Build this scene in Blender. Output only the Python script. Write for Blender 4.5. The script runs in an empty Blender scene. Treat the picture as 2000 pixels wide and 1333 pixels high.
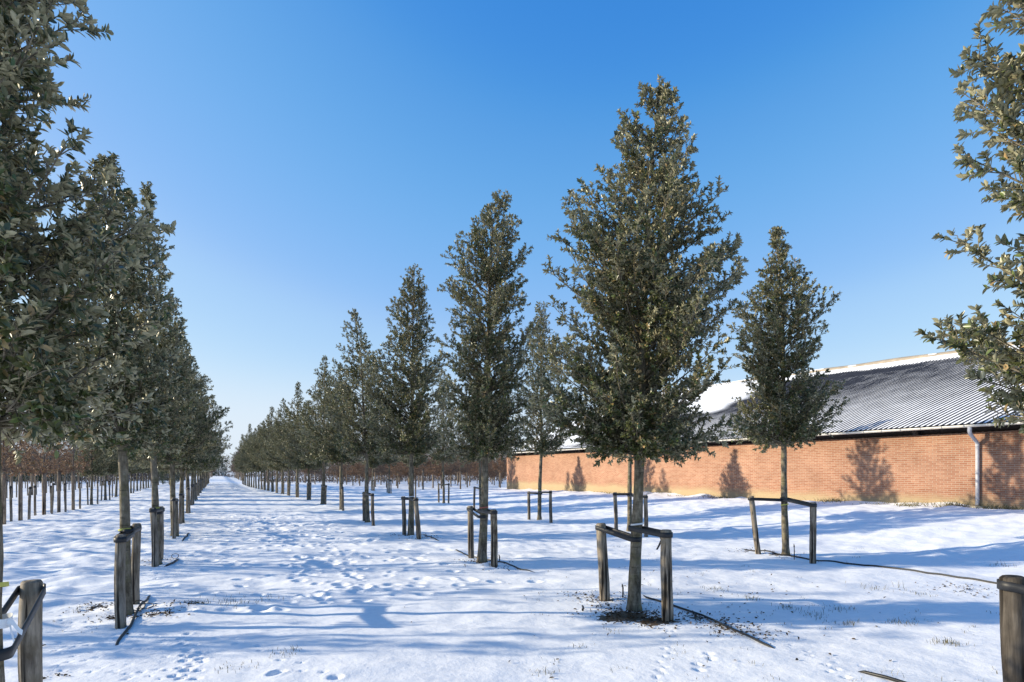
import bpy, math, random
import numpy as np

# ------------------------------------------------------------------ camera
S = bpy.context.scene
C = S.collection
F = 1200.0                      # focal length in photograph pixels (2000 wide)
VPX, HY = 427.0, 919.5          # vanishing point of the tree rows, horizon
CAMH = 1.7
TH = math.atan((1000.0 - VPX) / F)
CT, ST = math.cos(TH), math.sin(TH)
cam_d = bpy.data.cameras.new('camera')
cam = bpy.data.objects.new('camera', cam_d)
C.objects.link(cam)
cam.location = (0, 0, CAMH)
cam.rotation_euler = (math.pi / 2, 0, -TH)
cam_d.sensor_width = 36.0
cam_d.lens = 36.0 * F / 2000.0
cam_d.shift_y = (HY - 666.5) / 2000.0
cam_d.clip_start = 0.05
cam_d.clip_end = 6000
S.camera = cam

# ------------------------------------------------------------------ light
SUN_EL = math.radians(18.5)
sun_to = np.array([-1.0, 0.47, 0.0]); sun_to /= np.linalg.norm(sun_to)
SUN_ROT = math.atan2(sun_to[0], sun_to[1])
w = bpy.data.worlds.new('World'); S.world = w; w.use_nodes = True
nt = w.node_tree
bg = nt.nodes['Background']
sky = nt.nodes.new('ShaderNodeTexSky')
sky.sky_type = 'NISHITA'
sky.sun_disc = False
sky.sun_elevation = SUN_EL
sky.sun_rotation = SUN_ROT
sky.altitude = 0
sky.air_density = 1.0
sky.dust_density = 0.6
sky.ozone_density = 2.5
SKY_K = 0.205                              # sky radiance as it is exposed in the picture
m1 = nt.nodes.new('ShaderNodeVectorMath'); m1.operation = 'SCALE'; m1.inputs['Scale'].default_value = SKY_K * 0.5
cu = nt.nodes.new('ShaderNodeRGBCurve')
def _curve(c, pts):
    while len(c.points) < len(pts): c.points.new(0.5, 0.5)
    for p, (x, y) in zip(c.points, pts): p.location = (x * 0.5, y); p.handle_type = 'AUTO'
_curve(cu.mapping.curves[0], [(0, 0), (0.13, 0.042), (0.175, 0.108), (0.21, 0.158), (0.29, 0.262), (0.38, 0.39), (0.94, 0.72), (2, 0.74)])
_curve(cu.mapping.curves[1], [(0, 0), (0.255, 0.258), (0.30, 0.335), (0.37, 0.415), (0.50, 0.51), (0.62, 0.62), (1.1, 0.82), (2, 0.83)])
_curve(cu.mapping.curves[2], [(0, 0), (0.3, 0.49), (0.52, 0.74), (0.95, 0.92), (2, 0.90)])
cu.mapping.extend = 'HORIZONTAL'; cu.mapping.update()
m2 = nt.nodes.new('ShaderNodeVectorMath'); m2.operation = 'SCALE'; m2.inputs['Scale'].default_value = 1.0 / SKY_K
nt.links.new(sky.outputs[0], m1.inputs[0]); nt.links.new(m1.outputs[0], cu.inputs['Color'])
tcw = nt.nodes.new('ShaderNodeTexCoord'); sxw = nt.nodes.new('ShaderNodeSeparateXYZ')
nt.links.new(tcw.outputs['Generated'], sxw.inputs[0])
mrw = nt.nodes.new('ShaderNodeMapRange'); mrw.interpolation_type = 'SMOOTHERSTEP'
mrw.inputs[1].default_value = -0.02; mrw.inputs[2].default_value = 0.20; mrw.inputs[3].default_value = 0.9; mrw.inputs[4].default_value = 0.0
nt.links.new(sxw.outputs[2], mrw.inputs[0])
hz = nt.nodes.new('ShaderNodeMix'); hz.data_type = 'RGBA'       # pale winter haze low over the horizon
nt.links.new(mrw.outputs[0], hz.inputs[0]); nt.links.new(cu.outputs[0], hz.inputs[6]); hz.inputs[7].default_value = (0.72, 0.82, 0.92, 1)
nt.links.new(hz.outputs[2], m2.inputs[0]); nt.links.new(m2.outputs[0], bg.inputs[0])
bg.inputs[1].default_value = 0.15
sd = bpy.data.lights.new('sun', 'SUN')
sd.energy = 5.0
sd.angle = math.radians(0.53)
sd.color = (1.0, 0.885, 0.67)
sun = bpy.data.objects.new('sun', sd); C.objects.link(sun)
from mathutils import Vector
sv = Vector((sun_to[0] * math.cos(SUN_EL), sun_to[1] * math.cos(SUN_EL), math.sin(SUN_EL)))
sun.rotation_euler = sv.to_track_quat('Z', 'Y').to_euler()
sun.location = (-20, 10, 30)
S.view_settings.view_transform = 'Standard'
S.view_settings.look = 'None'
S.view_settings.gamma = 1.0
S.view_settings.exposure = 0.52
S.cycles.max_bounces = 6
S.cycles.diffuse_bounces = 3
S.cycles.glossy_bounces = 2
S.cycles.transmission_bounces = 3
S.cycles.transparent_max_bounces = 4

rng = np.random.default_rng(7)
random.seed(7)

# ------------------------------------------------------------------ helpers
CR = np.array([CT, -ST, 0.0])          # camera right on the ground
CF = np.array([ST, CT, 0.0])           # camera forward

def P(px, py, z=0.0):
    """photograph pixel -> point of the place at height z"""
    D = (CAMH - z) * F / (py - HY)
    xc = (px - 1000.0) / F * D
    p = CR * xc + CF * D
    return np.array([p[0], p[1], z])

def _hash(ix, iy, seed):
    h = (ix.astype(np.int64) * 374761393 + iy.astype(np.int64) * 668265263 + seed * 1442695041) & 0xFFFFFFFF
    h = ((h ^ (h >> 13)) * 1274126177) & 0xFFFFFFFF
    h = h ^ (h >> 16)
    return (h & 0xFFFFFF).astype(np.float64) / float(0xFFFFFF)

def noise2(x, y, seed=0):
    x = np.asarray(x, float); y = np.asarray(y, float)
    ix = np.floor(x); iy = np.floor(y)
    fx = x - ix; fy = y - iy
    ux = fx * fx * fx * (fx * (fx * 6 - 15) + 10); uy = fy * fy * fy * (fy * (fy * 6 - 15) + 10)
    def g(a, b):
        t = _hash(ix + a, iy + b, seed) * 2 * math.pi
        return np.cos(t) * (fx - a) + np.sin(t) * (fy - b)
    return ((g(0, 0) * (1 - ux) + g(1, 0) * ux) * (1 - uy) + (g(0, 1) * (1 - ux) + g(1, 1) * ux) * uy) * 1.4

def sstep(a, b, x):
    t = np.clip((np.asarray(x, float) - a) / (b - a), 0, 1)
    return t * t * (3 - 2 * t)

class MB:
    def __init__(s):
        s.v = []; s.q = []; s.t = []; s.n = 0; s.qm = []; s.tm = []
    def add(s, v, q=None, t=None, m=0):
        v = np.asarray(v, float).reshape(-1, 3)
        if q is not None and len(q):
            q = np.asarray(q, int) + s.n; s.q.append(q); s.qm.append(np.full(len(q), m))
        if t is not None and len(t):
            t = np.asarray(t, int) + s.n; s.t.append(t); s.tm.append(np.full(len(t), m))
        s.v.append(v); s.n += len(v)
    def box(s, c, h, rot=0.0, m=0):
        c = np.asarray(c, float); h = np.asarray(h, float)
        sg = np.array([[-1,-1,-1],[1,-1,-1],[1,1,-1],[-1,1,-1],[-1,-1,1],[1,-1,1],[1,1,1],[-1,1,1]], float) * h
        cr, sr = math.cos(rot), math.sin(rot)
        v = np.stack([sg[:,0]*cr - sg[:,1]*sr, sg[:,0]*sr + sg[:,1]*cr, sg[:,2]], 1) + c
        s.add(v, [[0,3,2,1],[4,5,6,7],[0,1,5,4],[1,2,6,5],[2,3,7,6],[3,0,4,7]], m=m)
    def tube(s, pts, rad, n=8, cap=True, m=0):
        pts = np.asarray(pts, float); k = len(pts)
        rad = np.broadcast_to(np.asarray(rad, float), (k,))
        tan = np.gradient(pts, axis=0)
        tan /= np.linalg.norm(tan, axis=1)[:, None] + 1e-9
        ref = np.array([1.0, 0, 0]) if abs(tan[0][0]) < 0.8 else np.array([0, 1.0, 0])
        u = ref - tan * (tan @ ref)[:, None]
        u /= np.linalg.norm(u, axis=1)[:, None] + 1e-9
        vv = np.cross(tan, u)
        a = np.arange(n) / n * 2 * math.pi
        ring = u[:, None, :] * np.cos(a)[None, :, None] + vv[:, None, :] * np.sin(a)[None, :, None]
        V = (pts[:, None, :] + ring * rad[:, None, None]).reshape(-1, 3)
        i = np.arange(k - 1)[:, None] * n; j = np.arange(n)[None, :]; j2 = (j + 1) % n
        Q = np.stack([i + j, i + j2, i + n + j2, i + n + j], 2).reshape(-1, 4)
        T = []
        if cap:
            V = np.vstack([V, pts[0], pts[-1]])
            b = k * n
            for jj in range(n):
                T.append([b, (jj + 1) % n, jj]); T.append([b + 1, (k - 1) * n + jj, (k - 1) * n + (jj + 1) % n])
        s.add(V, Q, T, m=m)
    def build(s, name, mats, parent=None, smooth=False, attrs=None):
        me = bpy.data.meshes.new(name)
        V = np.vstack(s.v) if s.v else np.zeros((0, 3))
        Q = np.vstack(s.q) if s.q else np.zeros((0, 4), int)
        T = np.vstack(s.t) if s.t else np.zeros((0, 3), int)
        me.vertices.add(len(V)); me.vertices.foreach_set('co', V.astype(np.float32).ravel())
        nl = len(Q) * 4 + len(T) * 3
        me.loops.add(nl)
        me.loops.foreach_set('vertex_index', np.concatenate([Q.ravel(), T.ravel()]).astype(np.int32))
        me.polygons.add(len(Q) + len(T))
        ls = np.concatenate([np.arange(len(Q)) * 4, len(Q) * 4 + np.arange(len(T)) * 3]).astype(np.int32)
        me.polygons.foreach_set('loop_start', ls)
        lt = np.concatenate([np.full(len(Q), 4), np.full(len(T), 3)]).astype(np.int32)
        try: me.polygons.foreach_set('loop_total', lt)
        except Exception: pass
        if not isinstance(mats, (list, tuple)): mats = [mats]
        for m in mats: me.materials.append(m)
        if len(mats) > 1:
            mi = np.concatenate((s.qm or [np.zeros(0)]) + (s.tm or [np.zeros(0)])).astype(np.int32)
            me.polygons.foreach_set('material_index', mi)
        if smooth:
            me.polygons.foreach_set('use_smooth', np.ones(len(Q) + len(T), bool))
        for an, dom, arr in (attrs or []):
            at = me.attributes.new(an, 'FLOAT', dom)
            at.data.foreach_set('value', np.asarray(arr, np.float32))
        me.update(calc_edges=True); me.validate()
        o = bpy.data.objects.new(name, me); C.objects.link(o)
        if parent is not None: o.parent = parent
        return o

def tag(o, label, cat, group=None):
    o['label'] = label; o['category'] = cat
    if group: o['group'] = group
    return o

def thing(name, label, cat, loc=(0, 0, 0), rz=0.0, group=None):
    o = bpy.data.objects.new(name, None); C.objects.link(o)
    o.empty_display_size = 0.2
    o.location = loc; o.rotation_euler = (0, 0, rz)
    return tag(o, label, cat, group)

def copy_thing(root, label, loc, rz=0.0, scale=1.0, group=None):
    r = root.copy(); C.objects.link(r)
    r.location = loc; r.rotation_euler = (0, 0, rz); r.scale = (scale, scale, scale)
    r['label'] = label
    if group: r['group'] = group
    for ch in list(root.children):
        c = ch.copy(); C.objects.link(c); c.parent = r
        for g in ch.children:
            d = g.copy(); C.objects.link(d); d.parent = c
    return r

# ------------------------------------------------------------------ materials
def mat(name):
    m = bpy.data.materials.new(name); m.use_nodes = True
    n = m.node_tree; b = n.nodes['Principled BSDF']
    return m, n, b

def N(n, kind, **kw):
    x = n.nodes.new(kind)
    for k, v in kw.items():
        if k.startswith('i_'):
            x.inputs[k[2:].replace('_', ' ')].default_value = v
        else: setattr(x, k, v)
    return x

def ramp(n, stops, interp='LINEAR'):
    r = n.nodes.new('ShaderNodeValToRGB'); r.color_ramp.interpolation = interp
    e = r.color_ramp.elements
    while len(e) < len(stops): e.new(0.5)
    for i, (p, c) in enumerate(stops):
        e[i].position = p; e[i].color = (*c, 1) if len(c) == 3 else c
    return r

def mixc(n, a, b, fac, blend='MIX'):
    m = n.nodes.new('ShaderNodeMix'); m.data_type = 'RGBA'; m.blend_type = blend
    for sock, val in ((m.inputs[0], fac), (m.inputs[6], a), (m.inputs[7], b)):
        if hasattr(val, 'links'): n.links.new(val, sock)
        elif isinstance(val, (int, float)): sock.default_value = val
        else: sock.default_value = (*val, 1)
    return m.outputs[2]

def bumpn(n, b, height, dist, strength=1.0):
    x = n.nodes.new('ShaderNodeBump'); x.inputs['Distance'].default_value = dist
    x.inputs['Strength'].default_value = strength
    n.links.new(height, x.inputs['Height']); n.links.new(x.outputs[0], b.inputs['Normal'])
    return x

def coords(n, kind='Object', scale=(1, 1, 1)):
    t = n.nodes.new('ShaderNodeTexCoord'); mp = n.nodes.new('ShaderNodeMapping')
    mp.inputs['Scale'].default_value = scale
    n.links.new(t.outputs[kind], mp.inputs[0]); return mp.outputs[0]

def noise(n, vec, scale, detail=4, rough=0.55):
    x = n.nodes.new('ShaderNodeTexNoise'); x.inputs['Scale'].default_value = scale
    x.inputs['Detail'].default_value = detail; x.inputs['Roughness'].default_value = rough
    n.links.new(vec, x.inputs['Vector']); return x.outputs['Fac']

def leaf_mat(name, top, top2, under, dead, rough=0.42, transl=0.10):
    m, n, b = mat(name)
    at = N(n, 'ShaderNodeAttribute', attribute_name='tint')
    gr = (top2[0] * 1.15, top2[1] * 1.45, top2[2] * 1.1)
    r1 = ramp(n, [(0.0, top), (0.35, top2), (0.60, top), (0.80, gr), (0.90, top2), (0.965, dead), (1.0, dead)])
    n.links.new(at.outputs['Fac'], r1.inputs[0])
    r2 = ramp(n, [(0.0, under), (0.8, tuple(c * 0.75 for c in under)), (1.0, tuple(c * 1.25 for c in under))])
    n.links.new(at.outputs['Fac'], r2.inputs[0])
    g = n.nodes.new('ShaderNodeNewGeometry')
    col = mixc(n, r1.outputs[0], r2.outputs[0], g.outputs['Backfacing'])
    n.links.new(col, b.inputs['Base Color'])
    b.inputs['Roughness'].default_value = rough
    b.inputs['Specular IOR Level'].default_value = 0.5
    tr = n.nodes.new('ShaderNodeBsdfTranslucent')
    tc = mixc(n, col, (0.16, 0.18, 0.05), 0.5)
    n.links.new(tc, tr.inputs[0])
    mx = n.nodes.new('ShaderNodeMixShader'); mx.inputs[0].default_value = transl
    n.links.new(b.outputs[0], mx.inputs[1]); n.links.new(tr.outputs[0], mx.inputs[2])
    n.links.new(mx.outputs[0], n.nodes['Material Output'].inputs[0])
    return m

M_OAK = leaf_mat('oak_leaf', (0.038, 0.048, 0.017), (0.105, 0.110, 0.042), (0.40, 0.375, 0.235), (0.34, 0.23, 0.10), 0.34, 0.12)
M_RUST = leaf_mat('rust_leaf', (0.14, 0.058, 0.034), (0.25, 0.12, 0.072), (0.27, 0.14, 0.09), (0.34, 0.20, 0.10), 0.6, 0.2)
M_EVERGREEN = leaf_mat('evergreen_leaf', (0.012, 0.035, 0.014), (0.025, 0.06, 0.022), (0.03, 0.06, 0.03), (0.03, 0.05, 0.02), 0.55, 0.05)

def bark_mat(name, dark, light, moss, wood=False):
    m, n, b = mat(name)
    v = coords(n, 'Object', (1, 1, 0.35) if not wood else (1, 1, 0.06))
    nz = noise(n, v, 26 if not wood else 40, 6, 0.65)
    r = ramp(n, [(0.30, dark), (0.68, light)])
    n.links.new(nz, r.inputs[0])
    v2 = coords(n, 'Object')
    patch = noise(n, v2, 5.5, 3)
    rp = ramp(n, [(0.48, (0, 0, 0)), (0.66, (1, 1, 1))]); n.links.new(patch, rp.inputs[0])
    col = mixc(n, r.outputs[0], moss, rp.outputs[0])
    if not wood:                      # horizontal lenticel bands of young oak bark
        v3 = coords(n, 'Object', (3, 3, 34))
        bn = noise(n, v3, 1.0, 3)
        rb = ramp(n, [(0.56, (0, 0, 0)), (0.70, (0.75, 0.75, 0.75))]); n.links.new(bn, rb.inputs[0])
        col = mixc(n, col, tuple(c * 0.55 for c in dark), rb.outputs[0])
        v4 = coords(n, 'Object', (7, 7, 4)); kn = noise(n, v4, 1.0, 5, 0.7)
        rk = ramp(n, [(0.36, (0.50, 0.48, 0.45)), (0.52, (1.0, 1.0, 1.0)), (0.68, (1.4, 1.38, 1.32))]); n.links.new(kn, rk.inputs[0])
        col = mixc(n, col, rk.outputs[0], 1.0, 'MULTIPLY')
    else:                             # drying cracks running along the stake
        v3 = coords(n, 'Object', (24, 24, 0.7))
        bn = noise(n, v3, 1.0, 2)
        rb = ramp(n, [(0.39, (1, 1, 1)), (0.45, (0, 0, 0))]); n.links.new(bn, rb.inputs[0])
        col = mixc(n, col, (0.022, 0.018, 0.014), rb.outputs[0])
        v4 = coords(n, 'Object', (9, 9, 2.2)); kn = noise(n, v4, 1.0, 5, 0.7)
        rk = ramp(n, [(0.34, (0.45, 0.43, 0.42)), (0.52, (1.0, 1.0, 1.0)), (0.70, (1.3, 1.28, 1.25))]); n.links.new(kn, rk.inputs[0])
        col = mixc(n, col, rk.outputs[0], 1.0, 'MULTIPLY')
    n.links.new(col, b.inputs['Base Color'])
    b.inputs['Roughness'].default_value = 0.85
    b.inputs['Specular IOR Level'].default_value = 0.2
    bumpn(n, b, nz, 0.008, 0.8)
    return m

M_BARK = bark_mat('oak_bark', (0.065, 0.053, 0.038), (0.27, 0.235, 0.175), (0.13, 0.115, 0.062))
M_TWIG = bark_mat('bare_twig', (0.10, 0.075, 0.06), (0.22, 0.165, 0.135), (0.15, 0.12, 0.09))
M_POST = bark_mat('weathered_stake', (0.10, 0.084, 0.066), (0.36, 0.31, 0.25), (0.21, 0.175, 0.125), wood=True)
M_POST_SHADED = bark_mat('shaded_stake', (0.030, 0.025, 0.021), (0.125, 0.108, 0.090), (0.06, 0.05, 0.04), wood=True)  # stake wood with the right-edge post's shade painted into its colour
M_POSTD = bark_mat('flaking_stake', (0.07, 0.05, 0.035), (0.42, 0.36, 0.27), (0.09, 0.065, 0.045), wood=True)
M_REED = bark_mat('reed_wrap', (0.17, 0.13, 0.095), (0.34, 0.27, 0.20), (0.22, 0.165, 0.12), wood=True)

def plain(name, col, rough=0.6, nscale=40, var=0.25, spec=0.4):
    m, n, b = mat(name)
    nz = noise(n, coords(n), nscale, 4)
    r = ramp(n, [(0.3, tuple(c * (1 - var) for c in col)), (0.7, tuple(min(1, c * (1 + var)) for c in col))])
    n.links.new(nz, r.inputs[0]); n.links.new(r.outputs[0], b.inputs['Base Color'])
    b.inputs['Roughness'].default_value = rough; b.inputs['Specular IOR Level'].default_value = spec
    return m
M_STRAP = plain('black_rubber', (0.018, 0.019, 0.022), 0.5)
M_HOSE = plain('black_hose', (0.014, 0.015, 0.017), 0.45)
M_YEL = plain('yellow_ribbon', (0.50, 0.48, 0.10), 0.5, 20, 0.1)
M_WHT = plain('white_ribbon', (0.72, 0.74, 0.76), 0.5, 20, 0.08)
M_RED = plain('red_ribbon', (0.42, 0.12, 0.09), 0.6, 20, 0.1)
M_DRY = plain('leaf_litter', (0.075, 0.050, 0.030), 0.9, 9, 0.6, 0.1)
M_GRASS = plain('winter_grass', (0.13, 0.115, 0.060), 0.8, 3, 0.5, 0.2)
M_ZINC = plain('zinc_pipe', (0.43, 0.43, 0.46), 0.45, 12, 0.12)
M_GUT = plain('gutter_plastic', (0.60, 0.58, 0.53), 0.5, 6, 0.12)
M_DARK = plain('dark_timber', (0.035, 0.026, 0.022), 0.8, 12, 0.4)
M_RIDGE = plain('ridge_tile', (0.36, 0.30, 0.225), 0.85, 1.6, 0.22)
M_CEM = plain('fibre_cement', (0.040, 0.040, 0.047), 0.85, 3.0, 0.35)
M_CONC = plain('concrete_block', (0.42, 0.36, 0.26), 0.9, 14, 0.2)

def snow_mat(name, soil=False):
    m, n, b = mat(name)
    v = coords(n)
    fine = noise(n, v, 55, 5, 0.7); mid = noise(n, v, 9, 4)
    r = ramp(n, [(0.3, (0.83, 0.84, 0.86)), (0.7, (0.90, 0.90, 0.91))]); n.links.new(mid, r.inputs[0])
    col = r.outputs[0]
    ad = n.nodes.new('ShaderNodeMath'); ad.operation = 'ADD'
    mu = n.nodes.new('ShaderNodeMath'); mu.operation = 'MULTIPLY'; mu.inputs[1].default_value = 0.25
    n.links.new(fine, mu.inputs[0]); n.links.new(mu.outputs[0], ad.inputs[0]); n.links.new(mid, ad.inputs[1])
    if soil:
        at = N(n, 'ShaderNodeAttribute', attribute_name='soil')
        sn = noise(n, v, 13, 5, 0.7)
        s2 = n.nodes.new('ShaderNodeMath'); s2.operation = 'ADD'
        n.links.new(at.outputs['Fac'], s2.inputs[0]); n.links.new(sn, s2.inputs[1])
        rs = ramp(n, [(0.985, (0, 0, 0)), (1.0, (1, 1, 1))])
        # soil mask + noise: bare ground shows where the sum passes one
        hf = n.nodes.new('ShaderNodeMath'); hf.operation = 'MULTIPLY'; hf.inputs[1].default_value = 0.96
        n.links.new(s2.outputs[0], hf.inputs[0]); n.links.new(hf.outputs[0], rs.inputs[0])
        en = noise(n, v, 60, 4, 0.7)
        re = ramp(n, [(0.35, (0.045, 0.032, 0.02)), (0.65, (0.14, 0.10, 0.06))]); n.links.new(en, re.inputs[0])
        col = mixc(n, col, re.outputs[0], rs.outputs[0])
    n.links.new(col, b.inputs['Base Color'])
    b.inputs['Roughness'].default_value = 0.7; b.inputs['Specular IOR Level'].default_value = 0.25
    bumpn(n, b, ad.outputs[0], 0.02, 0.55)
    return m
M_SNOW = snow_mat('snow', True)
M_SNOWR = snow_mat('roof_snow')

def brick_mat():
    m, n, b = mat('brick')
    t = n.nodes.new('ShaderNodeTexCoord')
    sp = n.nodes.new('ShaderNodeSeparateXYZ'); n.links.new(t.outputs['Object'], sp.inputs[0])
    ad = n.nodes.new('ShaderNodeMath'); ad.operation = 'ADD'
    n.links.new(sp.outputs[0], ad.inputs[0]); n.links.new(sp.outputs[1], ad.inputs[1])
    cb = n.nodes.new('ShaderNodeCombineXYZ'); n.links.new(ad.outputs[0], cb.inputs[0]); n.links.new(sp.outputs[2], cb.inputs[1])
    br = n.nodes.new('ShaderNodeTexBrick')
    br.offset = 0.5; br.inputs['Scale'].default_value = 1.0
    br.inputs['Brick Width'].default_value = 0.22; br.inputs['Row Height'].default_value = 0.0625
    br.inputs['Mortar Size'].default_value = 0.0055; br.inputs['Mortar Smooth'].default_value = 0.15
    br.inputs['Bias'].default_value = -0.1
    br.inputs['Color1'].default_value = (0.305, 0.143, 0.088, 1)
    br.inputs['Color2'].default_value = (0.395, 0.215, 0.140, 1)
    br.inputs['Mortar'].default_value = (0.46, 0.375, 0.30, 1)
    n.links.new(cb.outputs[0], br.inputs['Vector'])
    big = noise(n, cb.outputs[0], 0.9, 4, 0.6); tiny = noise(n, cb.outputs[0], 28, 4, 0.7)
    rb = ramp(n, [(0.30, (0.84, 0.81, 0.79)), (0.7, (1.14, 1.13, 1.12))]); n.links.new(big, rb.inputs[0])
    c = mixc(n, br.outputs[0], rb.outputs[0], 1.0, 'MULTIPLY')
    rt = ramp(n, [(0.3, (0.84, 0.84, 0.84)), (0.7, (1.1, 1.1, 1.1))]); n.links.new(tiny, rt.inputs[0])
    c = mixc(n, c, rt.outputs[0], 1.0, 'MULTIPLY')
    # splash dirt on the lowest courses
    zz = n.nodes.new('ShaderNodeMath'); zz.operation = 'MULTIPLY_ADD'
    zz.inputs[1].default_value = 0.55; n.links.new(big, zz.inputs[0]); n.links.new(sp.outputs[2], zz.inputs[2])
    rz = ramp(n, [(0.86, (0.88, 0.88, 0.88)), (1.0, (0.35, 0.35, 0.35)), (1.0, (0, 0, 0))])
    mr = n.nodes.new('ShaderNodeMapRange'); mr.inputs[1].default_value = 0.0; mr.inputs[2].default_value = 1.28
    n.links.new(zz.outputs[0], mr.inputs[0])
    rz.color_ramp.elements[0].position = 0.76; rz.color_ramp.elements[1].position = 0.88; rz.color_ramp.elements[2].position = 1.0
    n.links.new(mr.outputs[0], rz.inputs[0])
    c = mixc(n, c, (0.41, 0.325, 0.20), rz.outputs[0])
    n.links.new(c, b.inputs['Base Color'])
    b.inputs['Roughness'].default_value = 0.88; b.inputs['Specular IOR Level'].default_value = 0.2
    iv = n.nodes.new('ShaderNodeMath'); iv.operation = 'SUBTRACT'; iv.inputs[0].default_value = 1.0
    n.links.new(br.outputs['Fac'], iv.inputs[1])
    bumpn(n, b, iv.outputs[0], 0.006, 0.7)
    return m
M_BRICK = brick_mat()

# ------------------------------------------------------------------ terrain
XW = 20.2                                   # barn wall plane
YB0, YB1 = -6.0, 43.25                       # barn along the rows
SOIL = []                                   # (x, y, radius, strength) patches of bare soil
DENT = []                                   # (x, y, radius, depth) tracks pressed into the snow
MOUND = []                                  # (x, y, radius, height)

def ground_base(x, y):
    x = np.asarray(x, float); y = np.asarray(y, float)
    rise = np.clip(0.62 - (y - 10.4) * 0.0102, 0.10, 0.75)
    z = rise * sstep(10.9, XW - 0.35, x) * (1 - sstep(44, 58, y))
    z = z - 0.35 * sstep(35, 95, y) * sstep(1.0, 3.0, x)
    return z

def snow_h(x, y):
    x = np.asarray(x, float); y = np.asarray(y, float)
    z = ground_base(x, y)
    rough = 0.60 + 1.15 * sstep(-0.6, -2.2, x) + 0.25 * sstep(12, 22, y) * (1 - sstep(-0.6, -2.2, x))
    rough = rough * (0.35 + 0.65 * sstep(6.2, 9.5, y + 0.25 * x))
    z = z + 0.030 * noise2(x / 1.7, y / 2.1, 1)
    z = z + rough * (0.038 * noise2(x / 0.85, y / 0.62, 2) + 0.026 * noise2(x / 0.42, y / 0.33, 3))
    z = z + 0.016 * noise2(x / 0.24, y / 0.27, 8) * sstep(8.5, 11, y) * sstep(-0.2, 0.25, noise2(x / 1.9, y / 2.6, 10))
    z = z + 0.010 * noise2(x / 0.33, y / 0.30, 6) * (0.4 + 0.6 * sstep(-0.1, 0.3, noise2(x / 2.3, y / 2.3, 9)))
    z = z + 0.17 * sstep(0.0, 0.6, noise2(x / 1.3, y / 1.7, 5)) * sstep(XW - 1.6, XW - 0.3, x) * (1 - sstep(46, 50, y))
    for (mx, my, mr, mh) in MOUND:
        z = z + mh * np.exp(-((x - mx) ** 2 + (y - my) ** 2) / (mr * mr))
    return z

def gz(x, y): return float(snow_h(np.array([x]), np.array([y]))[0])

# ------------------------------------------------------------------ trees
def leaves(mb_list, pos, d, nrm, L, W, curl=0.12, fold=0.18):
    n = len(pos)
    d = d / (np.linalg.norm(d, axis=1)[:, None] + 1e-9)
    nrm = nrm - d * (np.sum(nrm * d, 1))[:, None]
    nrm = nrm / (np.linalg.norm(nrm, axis=1)[:, None] + 1e-9)
    s = np.cross(d, nrm)
    L = L[:, None]; W = W[:, None]
    b = pos
    t = pos + d * L - nrm * L * curl
    r1 = pos + d * L * 0.33 + s * W * 0.46 + nrm * W * fold
    r2 = pos + d * L * 0.70 + s * W * 0.40 + nrm * W * fold - nrm * L * curl * 0.45
    l1 = pos + d * L * 0.33 - s * W * 0.46 + nrm * W * fold
    l2 = pos + d * L * 0.70 - s * W * 0.40 + nrm * W * fold - nrm * L * curl * 0.45
    V = np.stack([b, r1, r2, t, l2, l1], 1).reshape(-1, 3)
    i = np.arange(n)[:, None] * 6
    Q = np.concatenate([i + np.array([[0, 1, 2, 3]]), i + np.array([[0, 3, 4, 5]])], 1).reshape(-1, 4)
    mb_list.add(V, Q)

def prof_px(bx, by, leader, rows):
    """outline of a crown measured in the photograph, as metres around its leader"""
    s = (by - HY) / CAMH
    lz = sorted([((by - y) / s, (x - bx) / s) for y, x in leader])
    z = np.array([a for a, _ in lz]); lx = np.array([b for _, b in lz])
    rr = sorted([((by - y) / s, (xl - bx) / s, (xr - bx) / s) for y, xl, xr in rows])
    rz = np.array([r[0] for r in rr])
    cl = np.interp(rz, z, lx)
    rl = np.clip(cl - np.array([r[1] for r in rr]), 0.04, 9)
    rt = np.clip(np.array([r[2] for r in rr]) - cl, 0.04, 9)
    return dict(lz=z, lx=lx, rz=rz, rl=rl, rr=rt, zb=rz[0], zt=rz[-1])

def prof_gen(H, zb, R, seed, lean=0.0):
    r = np.random.default_rng(seed)
    k = 12
    f = np.linspace(0, 1, k)
    tw = r.uniform(0.75, 1.25)
    base = R * np.interp(f ** tw, [0, 0.10, 0.3, 0.5, 0.7, 0.88, 1], [0.60, 0.95, 1.0, 0.86, 0.50, 0.20, 0.04])
    rl = base * r.uniform(0.68, 1.30, k); rt = base * r.uniform(0.68, 1.30, k)
    return dict(lz=np.array([0, zb, H]), lx=np.array([0, lean * 0.3, lean]), rz=zb + f * (H - zb), rl=rl, rr=rt, zb=zb, zt=H)

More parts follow.
